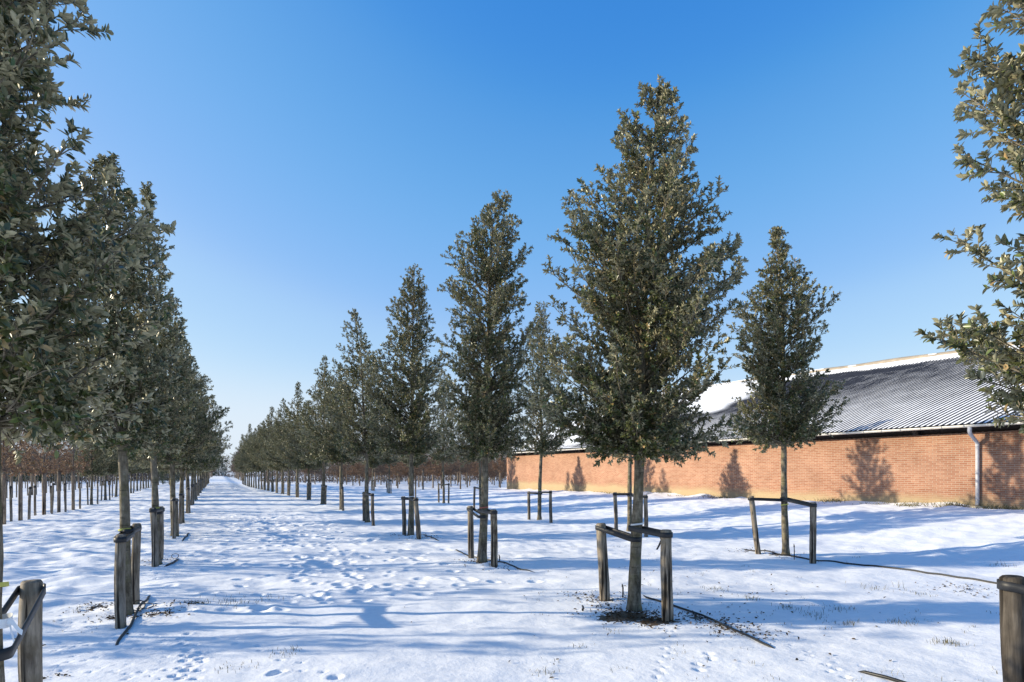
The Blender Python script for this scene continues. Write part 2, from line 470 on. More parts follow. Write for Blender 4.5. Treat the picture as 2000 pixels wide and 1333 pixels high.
def make_tree(name, label, cat, prof, seed, leafm=None, barkm=None, r0=0.085, nlimb=80, leaf=0.085,
              dens=1.0, group=None, sector=None, bare=False, wrap=0.0, ribbon=None, ribbon_z=1.02, asp=0.45, inner=0.5, rs=1.0, gap=-0.34):
    r = np.random.default_rng(seed)
    if dens > 0.6: nlimb = int(nlimb * 2.3)
    barkm = barkm or M_BARK
    root = thing(name, label, cat, group=group)
    lead = lambda z: np.interp(z, prof['lz'], prof['lx'])[..., None] * CR if hasattr(z, '__len__') else np.interp(z, prof['lz'], prof['lx']) * CR
    def rad(z, ca):
        a = np.interp(z, prof['rz'], prof['rl']); b = np.interp(z, prof['rz'], prof['rr'])
        return (a + (b - a) * (0.5 + 0.5 * ca)) * rs
    H, zb = prof['zt'], prof['zb']
    tk = MB(); cr = MB()
    # trunk and leader with a little sway and a root flare
    zs = np.concatenate([np.array([-0.25, 0.0, 0.06, 0.18]), np.linspace(0.4, H * 0.985, 26)])
    pts = np.stack([lead(z) + np.array([0.012 * math.sin(z * 2.1 + seed), 0.012 * math.cos(z * 1.7 + seed), z]) for z in zs])
    rr = r0 * np.interp(zs, [-0.3, 0, 0.06, 0.18, 0.5, zb, H * 0.985], [1.55, 1.45, 1.25, 1.1, 1.0, 0.76, 0.06])
    rr = rr * (1 + 0.05 * np.sin(zs * 9 + seed) + r.normal(0, 0.025, len(zs)))
    tk.tube(pts, rr, 12)
    pos = []; dr = []; nm = []; LL = []
    ga = 2.39996
    for i in range(nlimb):
        u = (i + r.uniform(0, 1)) / nlimb
        # tips spread over the height, thicker where the crown is wide
        fz = 1 - (1 - u) ** 1.0
        z1 = zb + (H - zb) * (fz ** 1.18) * 0.985
        az = i * ga + r.normal(0, 0.35)
        if sector is not None and r.uniform() < 0.75:
            az = sector[0] + r.uniform(-1, 1) * sector[1]
        ca = math.cos(az)
        short = r.uniform() < inner
        lump = float(noise2(np.array([ca * 1.6 + math.sin(az) * 0.7 + 7.3 * seed]), np.array([z1 * 2.1 + math.sin(az) * 1.3]), seed)[0])
        if leafm is not None and lump < gap: continue          # a gap the sky shows through
        R1 = rad(z1, ca) * (r.uniform(0.30, 0.80) if short else r.uniform(0.88, 1.04) * (1.04 + 0.72 * min(lump, 0.12)))
        z0 = max(z1 - R1 * r.uniform(0.45, 0.95) - 0.03, zb + r.uniform(0.0, 0.22))
        if z0 > H * 0.97: z0 = H * 0.97
        out = CR * ca + CF * math.sin(az)
        a = lead(z0) + np.array([0, 0, z0]); e = lead(z1) + out * R1 + np.array([0, 0, z1])
        mid = a * 0.45 + e * 0.55 + np.array([0, 0, -0.10 * R1 + r.normal(0, 0.03)]) + np.cross(out, [0, 0, 1]) * r.normal(0, 0.08) * R1
        tt = np.linspace(0, 1, 7)[:, None]
        lp = a * (1 - tt) ** 2 + 2 * mid * tt * (1 - tt) + e * tt ** 2
        ll = np.linalg.norm(e - a)
        lr = (0.005 + 0.009 * min(ll, 1.6)) * (r0 / 0.085)
        tk.tube(lp, np.linspace(lr, 0.0025, 7), 5, cap=False)
        nb = max(3, int(ll / (0.060 if not bare and dens > 0.6 else 0.13 if bare else 0.085)))
        for j in range(nb + 1):
            t = 0.20 + 0.80 * ((j + r.uniform(0, 0.9)) / (nb + 0.9)) ** 0.78 if j < nb else 1.0
            t = min(t, 1.0)
            p = a * (1 - t) ** 2 + 2 * mid * t * (1 - t) + e * t * t
            tg = 2 * (1 - t) * (mid - a) + 2 * t * (e - mid); tg = tg / (np.linalg.norm(tg) + 1e-9)
            rv = r.normal(0, 1, 3); rv = rv - tg * (rv @ tg); rv /= np.linalg.norm(rv) + 1e-9
            bd = tg * r.uniform(0.5, 1.0) + rv * r.uniform(0.5, 1.1) + np.array([0, 0, 0.30])
            if j == nb: bd = tg + np.array([0, 0, 0.15]) + r.normal(0, .3, 3)
            bd /= np.linalg.norm(bd)
            bl = r.uniform(0.10, 0.26) * (1.15 - 0.35 * t) * (1.0 if not bare else 1.9)
            if j == nb and not bare: bl *= 0.55
            if H - z1 < 0.7: bl *= 0.62
            q = p + bd * bl
            qm = (p + q) / 2 + r.normal(0, 0.012, 3)
            tk.tube(np.stack([p, qm, q]), [0.0038, 0.003, 0.0018] if not bare else [0.006, 0.0045, 0.0025], 3, cap=False)
            if bare:
                for k2 in range(3):
                    f2 = r.uniform(0.3, 0.95); s0 = p + (q - p) * f2
                    d2 = bd + r.normal(0, 0.6, 3) + np.array([0, 0, 0.3]); d2 /= np.linalg.norm(d2)
                    tk.tube(np.stack([s0, s0 + d2 * bl * 0.35, s0 + d2 * bl * 0.7]), [0.0035, 0.0028, 0.0016], 3, cap=False)
            if leafm is None: continue
            nl = int(r.poisson((22 if dens > 0.6 else 13) * dens * (bl / 0.18) ** 0.6))
            if nl == 0: continue
            f = np.clip(r.beta(2.0, 1.0, nl), 0, 1)
            lp0 = p + (q - p) * f[:, None]
            rv = r.normal(0, 1, (nl, 3)); rv -= bd * (rv @ bd)[:, None]; rv /= np.linalg.norm(rv, axis=1)[:, None]
            sp = r.uniform(0.45, 1.35, nl)[:, None]
            ld = bd * 0.75 + rv * sp + np.array([0, 0, 0.08]) + r.normal(0, 0.25, (nl, 3))
            # upper face turns to the twig tip and the sky
            ln = bd * 0.9 - rv * 0.5 + np.array([0, 0, 0.50]) + r.normal(0, 0.50, (nl, 3))
            pos.append(lp0); dr.append(ld); nm.append(ln); LL.append(r.uniform(0.55, 1.22, nl) * leaf)
    # leading shoot
    if leafm is not None:
        nl = int(26 * dens)
        zz = H - r.uniform(0, 0.32, nl); p0 = lead(zz) + np.stack([zz * 0, zz * 0, zz], 1)
        a2 = r.uniform(0, 6.28, nl)
        pos.append(p0); dr.append(np.stack([np.cos(a2), np.sin(a2), r.uniform(0.3, 1.6, nl)], 1))
        nm.append(np.stack([-np.cos(a2) * .4, -np.sin(a2) * .4, np.ones(nl)], 1)); LL.append(r.uniform(0.6, 0.9, nl) * leaf)
        pos = np.vstack(pos); dr = np.vstack(dr); nm = np.vstack(nm); LL = np.concatenate(LL)
        leaves(cr, pos, dr, nm, LL, LL * r.uniform(asp * 0.85, asp * 1.15, len(LL)), curl=0.10, fold=0.16)
        tint = np.repeat(r.uniform(0, 1, len(LL)), 2)
        co = cr.build('crown', leafm, root, attrs=[('tint', 'FACE', tint)])
    if wrap > 0:
        to = tk.build('trunk', [barkm], root, smooth=True)
        wm = MB(); n = 14
        zz = np.linspace(-0.1, wrap, 5)
        pp = np.stack([lead(z) + np.array([0, 0, z]) for z in zz])
        wm.tube(pp, r0 * 1.0 + 0.022, n)
        wm.build('reed_wrap', M_REED, root, smooth=True)
    else:
        tk.build('trunk', barkm, root, smooth=True)
    if ribbon is not None:
        rb = MB(); a = np.linspace(0, 2 * math.pi, 21)
        rz_ = ribbon_z; c0 = lead(rz_); rr_ = np.interp(rz_, zs, rr) * 1.09 + 0.006
        V = []
        for ang in a[:-1]:
            for dz in (-0.011, 0.011):
                V.append(c0 + np.array([rr_ * math.cos(ang), rr_ * math.sin(ang), rz_ + dz + 0.012 * math.cos(ang + 1)]))
        Q = [[2 * k, 2 * ((k + 1) % 20), 2 * ((k + 1) % 20) + 1, 2 * k + 1] for k in range(20)]
        rb.add(np.array(V), Q)
        rb.build('ribbon', ribbon, root, smooth=True)
    root['r0'] = r0
    return root

def put(root, x, y, rz=0.0, scale=1.0):
    root.location = (x, y, gz(x, y) - 0.01); root.rotation_euler = (0, 0, rz); root.scale = (scale,) * 3
    return root

# --------------------------------------------------------------- stakes
def strap_mesh(tr, rp, d, dz_end, width=0.056, thick=0.005, h0=0.0):
    """belt round the post (origin) and the trunk at offset d (xy), as a closed band"""
    d = np.array([d[0], d[1]]); L = np.linalg.norm(d); u = d / L; v = np.array([-u[1], u[0]])
    a = math.acos(max(-1, min(1, (rp - tr) / L)))
    loop = []
    for t in np.linspace(a, 2 * math.pi - a, 11):
        loop.append((u * math.cos(t) + v * math.sin(t)) * rp)
    for t in np.linspace(-a, a, 13):
        loop.append(d + (u * math.cos(t) + v * math.sin(t)) * tr)
    loop = np.array(loop); n = len(loop)
    s = loop @ u / L
    z = h0 + np.clip(s, 0, 1) * dz_end
    cen = np.where(s[:, None] < 0.5, np.zeros(2), d)
    outn = loop - cen; outn /= np.linalg.norm(outn, axis=1)[:, None]
    V = []
    for k in range(n):
        for (o, dz) in ((0, -width / 2), (thick, -width / 2), (thick, width / 2), (0, width / 2)):
            q = loop[k] + outn[k] * o
            V.append([q[0], q[1], z[k] + dz])
    Q = []
    for k in range(n):
        k2 = (k + 1) % n
        for e in range(4):
            e2 = (e + 1) % 4
            Q.append([k * 4 + e, k2 * 4 + e, k2 * 4 + e2, k * 4 + e2])
    return np.array(V), Q

def stake(label, x, y, trunk_xy, trunk_r=0.085, h=1.0, rp=0.052, tilt=(0, 0), group='tree stakes', m=None, seed=0,
          dz=None, tail=False, detail=True, strap=True):
    r = np.random.default_rng(seed + 1000)
    z0 = gz(x, y)
    root = thing('tree_stake', label, 'tree stake', (x, y, z0), 0, group)
    mb = MB()
    k = 9 if detail else 4
    zz = np.linspace(-0.25, h - 0.012, k)
    pts = np.stack([np.array([tilt[0] * z / h, tilt[1] * z / h, z]) + np.array([0.006 * math.sin(z * 5 + seed), 0.006 * math.cos(z * 4 + seed), 0]) for z in zz])
    top = pts[-1] + np.array([tilt[0] / h * 0.012, tilt[1] / h * 0.012, 0.012])
    pts = np.vstack([pts, top])
    rads = rp * (1.04 - 0.10 * np.linspace(0, 1, k + 1)); rads = rads * (1 + r.normal(0, 0.02, k + 1)); rads[-1] = rp * 0.78
    mb.tube(pts, rads, 12 if detail else 7)
    mb.build('post', m or M_POST, root, smooth=False if not detail else True)
    if strap == 'ring':
        sb = MB(); sb.tube(np.array([[tilt[0], tilt[1], h - .085], [tilt[0], tilt[1], h - .02]]), rp + .007, 8)
        sb.build('strap', M_STRAP, root)
    elif strap:
        sb = MB()
        tx, ty = trunk_xy[0] - x - tilt[0], trunk_xy[1] - y - tilt[1]
        V, Q = strap_mesh(trunk_r + 0.006, rp + 0.004, (tx, ty), (dz if dz is not None else r.uniform(-0.05, 0.0)), h0=h - 0.055)
        V = V + np.array([tilt[0], tilt[1], 0]); sb.add(V, Q)
        if tail:
            u = np.array([tx, ty]) / math.hypot(tx, ty)
            o = np.array([tilt[0] + u[0] * (rp + 0.05), tilt[1] + u[1] * (rp + 0.05), h - 0.08])
            w2 = np.array([u[0], u[1], 0]) * 0.016
            c = [o, o + np.array([0.02, 0, -0.05]), o + np.array([-0.01, 0.01, -0.12]), o + np.array([-0.03, 0.02, -0.16])]
            V = []; 
            for q in c: V += [q - w2, q + w2, q + w2 + np.array([0, 0.004, 0]), q - w2 + np.array([0, 0.004, 0])]
            Q = []
            for kk in range(3):
                for e in range(4): Q.append([kk * 4 + e, kk * 4 + (e + 1) % 4, kk * 4 + 4 + (e + 1) % 4, kk * 4 + 4 + e])
            sb.add(V, Q)
        sb.build('strap', M_STRAP, root)
    return root

ORD = ['first', 'second', 'third', 'fourth', 'fifth', 'sixth', 'seventh', 'eighth', 'ninth', 'tenth', 'eleventh', 'twelfth',
       'thirteenth', 'fourteenth', 'fifteenth', 'sixteenth', 'seventeenth', 'eighteenth', 'nineteenth', 'twentieth', 'twenty-first',
       'twenty-second', 'twenty-third', 'twenty-fourth', 'twenty-fifth', 'twenty-sixth', 'twenty-seventh', 'twenty-eighth', 'twenty-ninth', 'thirtieth']

G_R1 = 'evergreen oaks in the row right of the snowy lane'
G_R2 = 'evergreen oaks in the row nearest the barn'
G_L1 = 'evergreen oaks in the row left of the snowy lane'

# crowns measured from the photograph
pm = prof_px(1240, 1188, [(1188, 1240), (880, 1248), (500, 1262), (160, 1287)],
    [(890, 1165, 1330), (850, 1100, 1395), (800, 1085, 1405), (750, 1045, 1390), (700, 1055, 1400), (650, 1050, 1400), (610, 1110, 1425),
     (580, 1100, 1450), (550, 1080, 1458), (500, 1068, 1432), (450, 1085, 1405), (400, 1125, 1385), (350, 1180, 1375), (290, 1183, 1398),
     (260, 1215, 1345), (225, 1218, 1330), (190, 1248, 1322), (158, 1270, 1300)])
t_main = make_tree('oak_tree', 'tallest full evergreen oak, white ribbon on its trunk, in front of the barn', 'tree', pm, 11, M_OAK,
                   r0=0.074, nlimb=175, leaf=0.053, dens=1.15, group=G_R1, ribbon=M_WHT, ribbon_z=1.06)
pr = prof_px(2275, 1522, [(1522, 2275), (800, 2270), (-400, 2265), (-900, 2262)],
    [(850, 1985, 2560), (800, 1930, 2660), (750, 1915, 2690), (650, 1880, 2700), (560, 1865, 2710), (500, 1875, 2700), (450, 1965, 2700), (400, 1900, 2700),
     (300, 1830, 2690), (250, 1870, 2680), (190, 1985, 2660), (130, 1950, 2640), (60, 1915, 2630), (0, 1920, 2600), (-300, 2000, 2520), (-600, 2120, 2420), (-850, 2230, 2300)])
t_right = make_tree('oak_tree', 'evergreen oak cut off by the right edge, its crown hanging over the barn roof', 'tree', pr, 23, M_OAK,
                    r0=0.08, nlimb=230, leaf=0.050, dens=1.35, group=G_R1, rs=0.80, gap=-0.16)
pb = prof_px(942, 1097, [(1097, 942), (880, 948), (600, 955), (420, 962), (370, 990)],
    [(890, 880, 1000), (850, 862, 1020), (800, 858, 1030), (700, 872, 1030), (650, 872, 1035), (600, 880, 1040), (550, 858, 1015), (500, 865, 1022), (455, 905, 1040), (430, 930, 1010), (405, 955, 985), (370, 975, 998)])
t_b = make_tree('oak_tree', 'evergreen oak with a bent wispy tip and red ribbon, beside a stake with flaking bark', 'tree', pb, 31, M_OAK,
                r0=0.078, nlimb=150, leaf=0.053, dens=1.05, group=G_R1, ribbon=M_RED)
pc = prof_px(803, 1047, [(1047, 803), (880, 803), (518, 809)],
    [(890, 755, 850), (850, 722, 868), (780, 712, 880), (720, 716, 878), (685, 735, 862), (650, 768, 838), (600, 765, 836), (560, 778, 836), (535, 790, 826), (516, 800, 812)])
t_c = make_tree('oak_tree', 'evergreen oak with a narrow spire above wide lower shoulders, right of the lane', 'tree', pc, 37, M_OAK,
                r0=0.075, nlimb=140, leaf=0.053, dens=1.05, group=G_R1, ribbon=M_WHT)
pd_ = prof_px(718, 1020, [(1020, 718), (880, 715), (700, 705), (604, 690)],
    [(890, 670, 750), (850, 650, 770), (780, 642, 775), (720, 642, 745), (680, 655, 720), (650, 668, 712), (625, 680, 705), (604, 687, 692)])
t_d = make_tree('oak_tree', 'evergreen oak with a forked thin top leaning towards the lane', 'tree', pd_, 41, M_OAK,
                r0=0.075, nlimb=95, leaf=0.058, dens=0.9, group=G_R1)
p2 = prof_px(1530, 1085, [(1085, 1532), (860, 1529), (600, 1527), (445, 1512)],
    [(868, 1470, 1585), (840, 1440, 1612), (800, 1435, 1622), (760, 1455, 1625), (725, 1470, 1600), (690, 1445, 1600), (660, 1425, 1606), (620, 1445, 1600), (590, 1448, 1606),
     (560, 1480, 1575), (525, 1490, 1562), (490, 1510, 1540), (465, 1508, 1532), (443, 1505, 1515)])
t_2a = make_tree('oak_tree', 'slim evergreen oak with a spindly tip standing alone before the barn roof', 'tree', p2, 47, M_OAK,
                 r0=0.068, nlimb=155, leaf=0.054, dens=1.05, group=G_R2, ribbon=M_YEL)
p3 = prof_px(1057, 1016, [(1016, 1055), (880, 1059), (590, 1058)],
    [(885, 1025, 1090), (860, 1000, 1115), (800, 1003, 1118), (740, 1010, 1110), (700, 1020, 1095), (650, 1030, 1085), (610, 1045, 1075), (588, 1054, 1064)])
t_2b = make_tree('oak_tree', 'slim evergreen oak with a yellow ribbon before the far end of the brick wall', 'tree', p3, 53, M_OAK,
                 r0=0.066, nlimb=100, leaf=0.058, dens=0.85, group=G_R2, ribbon=M_YEL)
p0 = prof_px(-13, 1613, [(1613, -13), (1000, -18), (500, -40), (-900, -60)],
    [(850, -200, 270), (800, -330, 335), (740, -380, 332), (680, -400, 322), (600, -420, 325), (520, -420, 300), (440, -400, 278), (345, -400, 266), (290, -400, 232), (220, -400, 182), (140, -390, 185), (65, -390, 190), (0, -380, 130), (-300, -320, 110), (-600, -220, 50), (-880, -80, -40)])
t_l0 = make_tree('oak_tree', 'nearest evergreen oak cut off by the left edge, a white rag on its trunk', 'tree', p0, 59, M_OAK,
                 r0=0.062, nlimb=150, leaf=0.047, dens=1.2, rs=0.80, group=G_L1, ribbon=M_YEL, ribbon_z=1.16)
p1 = prof_px(250, 1199, [(1199, 250), (870, 237), (500, 218), (290, 207)],
    [(868, 160, 310), (840, 110, 340), (800, 90, 345), (740, 90, 338), (680, 100, 328), (600, 110, 318), (520, 125, 305), (460, 140, 285), (400, 160, 262), (345, 175, 240), (300, 195, 220)])
t_l1 = make_tree('oak_tree', 'dense evergreen oak on the lane edge behind a pair of unequal stakes and hose loops', 'tree', p1, 61, M_OAK,
                 r0=0.060, nlimb=120, leaf=0.056, dens=0.95, rs=0.86, group=G_L1, ribbon=M_YEL, ribbon_z=1.02)
p1b = prof_px(312, 1103, [(1103, 312), (870, 300), (420, 292), (362, 290)],
    [(880, 250, 345), (830, 215, 372), (760, 210, 372), (680, 215, 362), (600, 230, 352), (520, 245, 335), (450, 262, 318), (420, 275, 305), (385, 284, 297), (360, 286, 294)])
t_l1b = make_tree('oak_tree', 'evergreen oak with a thin whip shoot at its top, left of the lane', 'tree', p1b, 67, M_OAK,
                  r0=0.062, nlimb=105, leaf=0.057, dens=0.9, rs=0.88, group=G_L1, ribbon=M_YEL)
gens = []
for k, (H, zb, R, sd_) in enumerate([(6.3, 1.85, 1.35, 71), (5.9, 1.9, 1.4, 72), (6.7, 1.85, 1.25, 73), (5.6, 1.8, 1.35, 74)]):
    gens.append(make_tree('oak_tree', 'x', 'tree', prof_gen(H, zb, R, sd_, 0.08 * (k - 1.5)), sd_, M_OAK, r0=0.075, nlimb=95, leaf=0.058, dens=0.85, group=G_R1))
gen_used = [False] * 4

def place_gen(k, label, x, y, rz, sc, group):
    if not gen_used[k]:
        gen_used[k] = True; o = gens[k]; o['label'] = label; o['group'] = group
        put(o, x, y, rz, sc); return o
    return copy_thing(gens[k], label, (x, y, gz(x, y) - 0.01), rz, sc, group)

def pair(x, y, who, tr, group, d=0.58, detail=False, seed=0, h=1.0, dx=0.0, rp=(0.042, 0.052), strap=True):
    r = np.random.default_rng(seed + 77)
    for s, nm in ((-1, 'near'), (1, 'far')):
        stake('%s stake of the %s' % (nm, who), x + s * dx + r.normal(0, 0.03), y + s * d + r.normal(0, 0.05), (x, y), tr,
              h=h + r.normal(0, 0.04), rp=r.uniform(*rp), tilt=(r.normal(0, 0.02), r.normal(0, 0.02)), group=group, seed=seed * 3 + s, detail=detail, strap=strap)

def at(root, px, py):
    p = P(px, py); put(root, p[0], p[1]); return p[0], p[1]
def post(label, px, py, trunk, tr, top=None, tilt_px=0.0, **kw):
    p = P(px, py); s = (py - HY) / CAMH
    h = (py - top) / s if top else 1.0
    t = CR * (tilt_px / s)
    return stake(label, p[0], p[1], trunk, tr, h=h, tilt=(t[0], t[1]), group='tree stakes', **kw)

xy = at(t_main, 1240, 1188); MAIN = xy
post('grey stake leaning outward left of the tall oak with the white ribbon', 1181, 1173, xy, 0.072, 1022, -7, seed=1, rp=0.068, dz=-0.10)
post('stout grey stake with a loose strap end, nearest the tall white-ribbon oak', 1303, 1211, xy, 0.072, 1034, -2, seed=2, rp=0.066, tail=True, dz=0.02)
xy = at(t_right, 2275, 1522)
post('stake with painted-in shade and a black strap cut off by the right frame edge', 1992, 1452, xy, 0.07, 1130, -14, seed=3, rp=0.07, dz=-0.12, m=M_POST_SHADED)
xy = at(t_b, 942, 1097); R1B = xy
post('grey stake under the drooping strap left of the red-ribbon oak', 921, 1091, xy, 0.08, 988, -3, seed=4, rp=0.058, dz=-0.12)
post('stake covered in flaking pale bark right of the red-ribbon oak', 966, 1106, xy, 0.08, 995, -2, seed=5, rp=0.062, m=M_POSTD, dz=0.0)
xy = at(t_c, 803, 1047); R1C = xy
post('left stake of the spire-topped oak right of the lane', 790, 1046, xy, 0.075, 970, -2, seed=6, rp=0.055)
post('pale leaning stake right of the spire-topped oak', 818, 1054, xy, 0.075, 973, -6, seed=7, rp=0.06)
xy = at(t_d, 718, 1020)
post('left stake of the fork-topped oak', 711, 1019, xy, 0.07, 962, 0, seed=8)
post('right stake of the fork-topped oak', 729, 1026, xy, 0.07, 963, -2, seed=9)
xy = at(t_2a, 1532, 1085); R2A = xy
post('stake leaning strongly left of the slim lone oak before the barn', 1481, 1084, xy, 0.07, 971, -14, seed=10, rp=0.055, dz=-0.02)
post('straight mossy stake right of the slim lone oak before the barn', 1588, 1100, xy, 0.07, 981, 0, seed=11, rp=0.058, dz=0.07)
p = P(1230, 1037)
t_2c = copy_thing(t_2b, 'slim evergreen oak mostly hidden behind the tall white-ribbon oak', (p[0], p[1], gz(p[0], p[1]) - .01), 0.7, 1.0, G_R2)
xy = (p[0], p[1])
post('left stake of the oak hidden behind the tall white-ribbon oak', 1204, 1041, xy, 0.07, 962, -3, seed=12)
post('right pale stake of the oak hidden behind the tall white-ribbon oak', 1262, 1050, xy, 0.07, 968, -1, seed=13)
xy = at(t_2b, 1055, 1016)
post('left stake of the yellow-ribbon oak at the far end of the brick wall', 1033, 1015, xy, 0.065, 960, 0, seed=14)
post('right stake of the yellow-ribbon oak at the far end of the brick wall', 1076, 1021, xy, 0.065, 958, -1, seed=15)
k = 0
for (px, py, st) in [(938, 996, 1), (866, 983, 1), (806, 973, 1), (760, 963, 1), (728, 957, 1)]:
    p = P(px, py); who = '%s oak of the barn-side row, counted from the camera' % ORD[k + 3]
    copy_thing((t_2a, t_2b)[k % 2], '%s, slim and evergreen' % who, (p[0], p[1], gz(p[0], p[1]) - .01), 1.3 * k + 0.8, 0.97 - 0.03 * (k % 3), G_R2)
    pair(p[0], p[1], who, 0.06, 'tree stakes', seed=30 + k); k += 1
# right row behind the measured trees
r1x = [667, 631, 603, 580.5, 564, 552, 541, 532, 524, 517, 511, 505.5, 500, 495.5, 491, 487, 483.5, 480, 477, 474]
dyfun = lambda x: np.interp(3.07 / (x - VPX) * 1000, [3.7, 12.4, 16.8, 23.2, 31.6, 43, 57, 65], [265, 78, 58, 46, 36.5, 29.5, 24.5, 22])
for i, px in enumerate(r1x):
    py = HY + float(dyfun(px)); p = P(px, py)
    who = '%s oak in the row right of the lane' % ORD[i + 5]
    sc = [1.08, 1.18, 1.04, 1.10, 1.0, 1.13, 1.03][i % 7]
    place_gen((i * 3 + 1) % 4, who + ', evergreen and strapped to stakes', p[0], p[1], 2.1 * i + 0.5, sc, G_R1)
    if i < 12: pair(p[0], p[1], who, 0.065, 'tree stakes', seed=50 + i)
# left row
xy = at(t_l0, -13, 1613); L0 = xy
post('thick cracked stake at the left frame edge, nearest the camera', 60, 1474, xy, 0.064, 1140, 2, seed=20, rp=0.06, dz=-0.16)
xy = at(t_l1, 250, 1199); L1 = xy
post('front pale stake with a flapping strap end beside the hose loops', 235, 1225, xy, 0.058, 1044, 0, seed=21, rp=0.054, tail=True, dz=0.0)
post('rear pale stake behind the hose loops', 264, 1184, xy, 0.058, 1026, 2, seed=22, rp=0.051, dz=0.0)
xy = at(t_l1b, 309, 1103)
post('front stake of the whip-topped oak left of the lane', 304, 1110, xy, 0.06, 994, -5, seed=24, rp=0.053)
post('rear stake of the whip-topped oak left of the lane', 313, 1097, xy, 0.06, 992, 2, seed=25, rp=0.05)
l1 = [(340, 1047), (355, 1021), (367, 1001), (375.5, 986), (382, 977), (387, 969), (391, 963), (394.5, 958.5), (397.5, 955), (400, 952), (402, 949.5), (404, 947.5), (406, 945.5), (407.5, 943.8)]
for i, (px, py) in enumerate(l1):
    p = P(px, py); who = '%s oak in the row left of the lane' % ORD[i + 3]
    place_gen((i * 3) % 4, who + ', evergreen and staked', p[0], p[1], 1.7 * i, [1.0, 0.97, 1.05, 0.95][i % 4], G_L1)
    if i < 11: pair(p[0], p[1], who, 0.068, 'tree stakes', seed=90 + i)

# --------------------------------------------------------------- young bare and rust-leaved trees
rust = []
for k in range(3):
    rust.append(make_tree('rust_leaved_oak', 'x', 'tree', prof_gen(5.0 + 0.3 * k, 1.75, 0.95, 200 + k), 200 + k, M_RUST, M_TWIG, r0=0.045,
                          nlimb=50, leaf=0.10, dens=0.34, wrap=1.85, asp=0.5, inner=0.3))
beech = []
for k in range(4):
    beech.append(make_tree('rust_leaved_beech', 'x', 'tree', prof_gen(3.6 + 0.5 * k, [1.25, 1.75, 1.5, 2.0][k], [1.3, 1.7, 1.5, 1.2][k], 220 + k), 220 + k, M_RUST, M_TWIG, r0=0.055,
                           nlimb=70, leaf=0.085, dens=0.46, wrap=1.8, asp=0.55, bare=True, inner=0.35))
bare = []
for k in range(3):
    bare.append(make_tree('bare_tree', 'x', 'tree', prof_gen(5.6 + 0.5 * k, 1.7, 1.15, 240 + k), 240 + k, None, M_TWIG, r0=0.055,
                          nlimb=70, wrap=2.3, bare=True, inner=0.2))
used = set()
def place(pool, k, label, x, y, rz, sc, group):
    src = pool[k % len(pool)]
    if src.name not in used:
        used.add(src.name); src['label'] = label; src['group'] = group; return put(src, x, y, rz, sc)
    return copy_thing(src, label, (x, y, gz(x, y) - 0.01), rz, sc, group)

# second row on the left: rust-leaved oaks in reed wraps, then evergreen oaks
i = 0
for (px, py) in [(40, 1017), (86, 1007), (115, 1000), (143, 995)]:
    p = P(px, py)
    who = '%s reed-wrapped rusty oak from the left frame edge' % ORD[i]
    place(rust, i, who, p[0], p[1], i * 1.1, 0.92, 'rust-leaved oaks left of the lane')
    pair(p[0], p[1], '%s rusty oak of the second left row' % ORD[i], 0.07, 'tree stakes', d=0.16, dx=0.21, rp=(.036, .042), strap='ring', seed=130 + i, h=1.2); i += 1
Y0 = P(40, 1017)
for j in range(7):                         # the same row runs on beside the camera and shades the lane
    x, y = -5.95 + 0.05 * j, Y0[1] - 2.35 * (j + 1)
    place(rust, j, 'reed-wrapped oak with rusty leaves just outside the left frame edge', x, y, j * 2.0, 0.9, 'rust-leaved oaks outside the frame')
i = 0
for (px, py) in [(179, 986), (206, 978), (227, 971), (256, 964), (268, 959.5), (280, 956), (290, 953), (300, 950.5), (309, 948), (318, 946)]:
    p = P(px, py); who = '%s evergreen oak of the second row left of the lane' % ORD[i]
    place_gen((i + 2) % 4, who, p[0], p[1], i * 1.9, 0.8 + 0.05 * (i % 3), 'evergreen oaks in the second row left of the lane')
    if i < 7: pair(p[0], p[1], who, 0.06, 'tree stakes', d=0.15, dx=0.20, rp=(.036, .042), strap='ring', seed=150 + i, h=1.15)
    i += 1
for j in range(7):                         # third row, left of the frame: its shadows fall across the lane edge
    x, y = -11.5 + 0.06 * (j % 3), 12 + 5.4 * j
    place(rust, j + 1, 'reed-wrapped oak with rusty leaves well outside the left frame edge', x, y, j * 2.3, 1.0, 'rust-leaved oaks outside the frame')
# rows farther left
for (rx, y0, y1, stp) in [(-11.6, 44, 104, 4.2), (-16.8, 63, 116, 4.6), (-22, 84, 126, 5.0)]:
    y = y0; i = 0
    while y < y1:
        x = rx + rng.normal(0, 0.1)
        kind = rng.uniform()
        if kind < 0.55:
            place(rust, i, 'slender reed-wrapped oak with rusty leaves in the rows far left', x, y, i * 1.3, 0.8 + 0.2 * rng.uniform(), 'rust-leaved oaks in the far left rows')
        else:
            place(bare, i, 'slender bare reed-wrapped tree in the rows far left', x, y, i * 1.3, 0.8 + 0.2 * rng.uniform(), 'bare trees in the far left rows')
        if y < 100:
            for s in (-1, 1):
                stake('thin weathered stake in the tree rows far left', x + s * .21, y + s * .14, (x, y), 0.06, h=1.15, rp=.038, strap='ring', group='stakes in the far left rows', seed=300 + i, detail=False)
        y += stp; i += 1
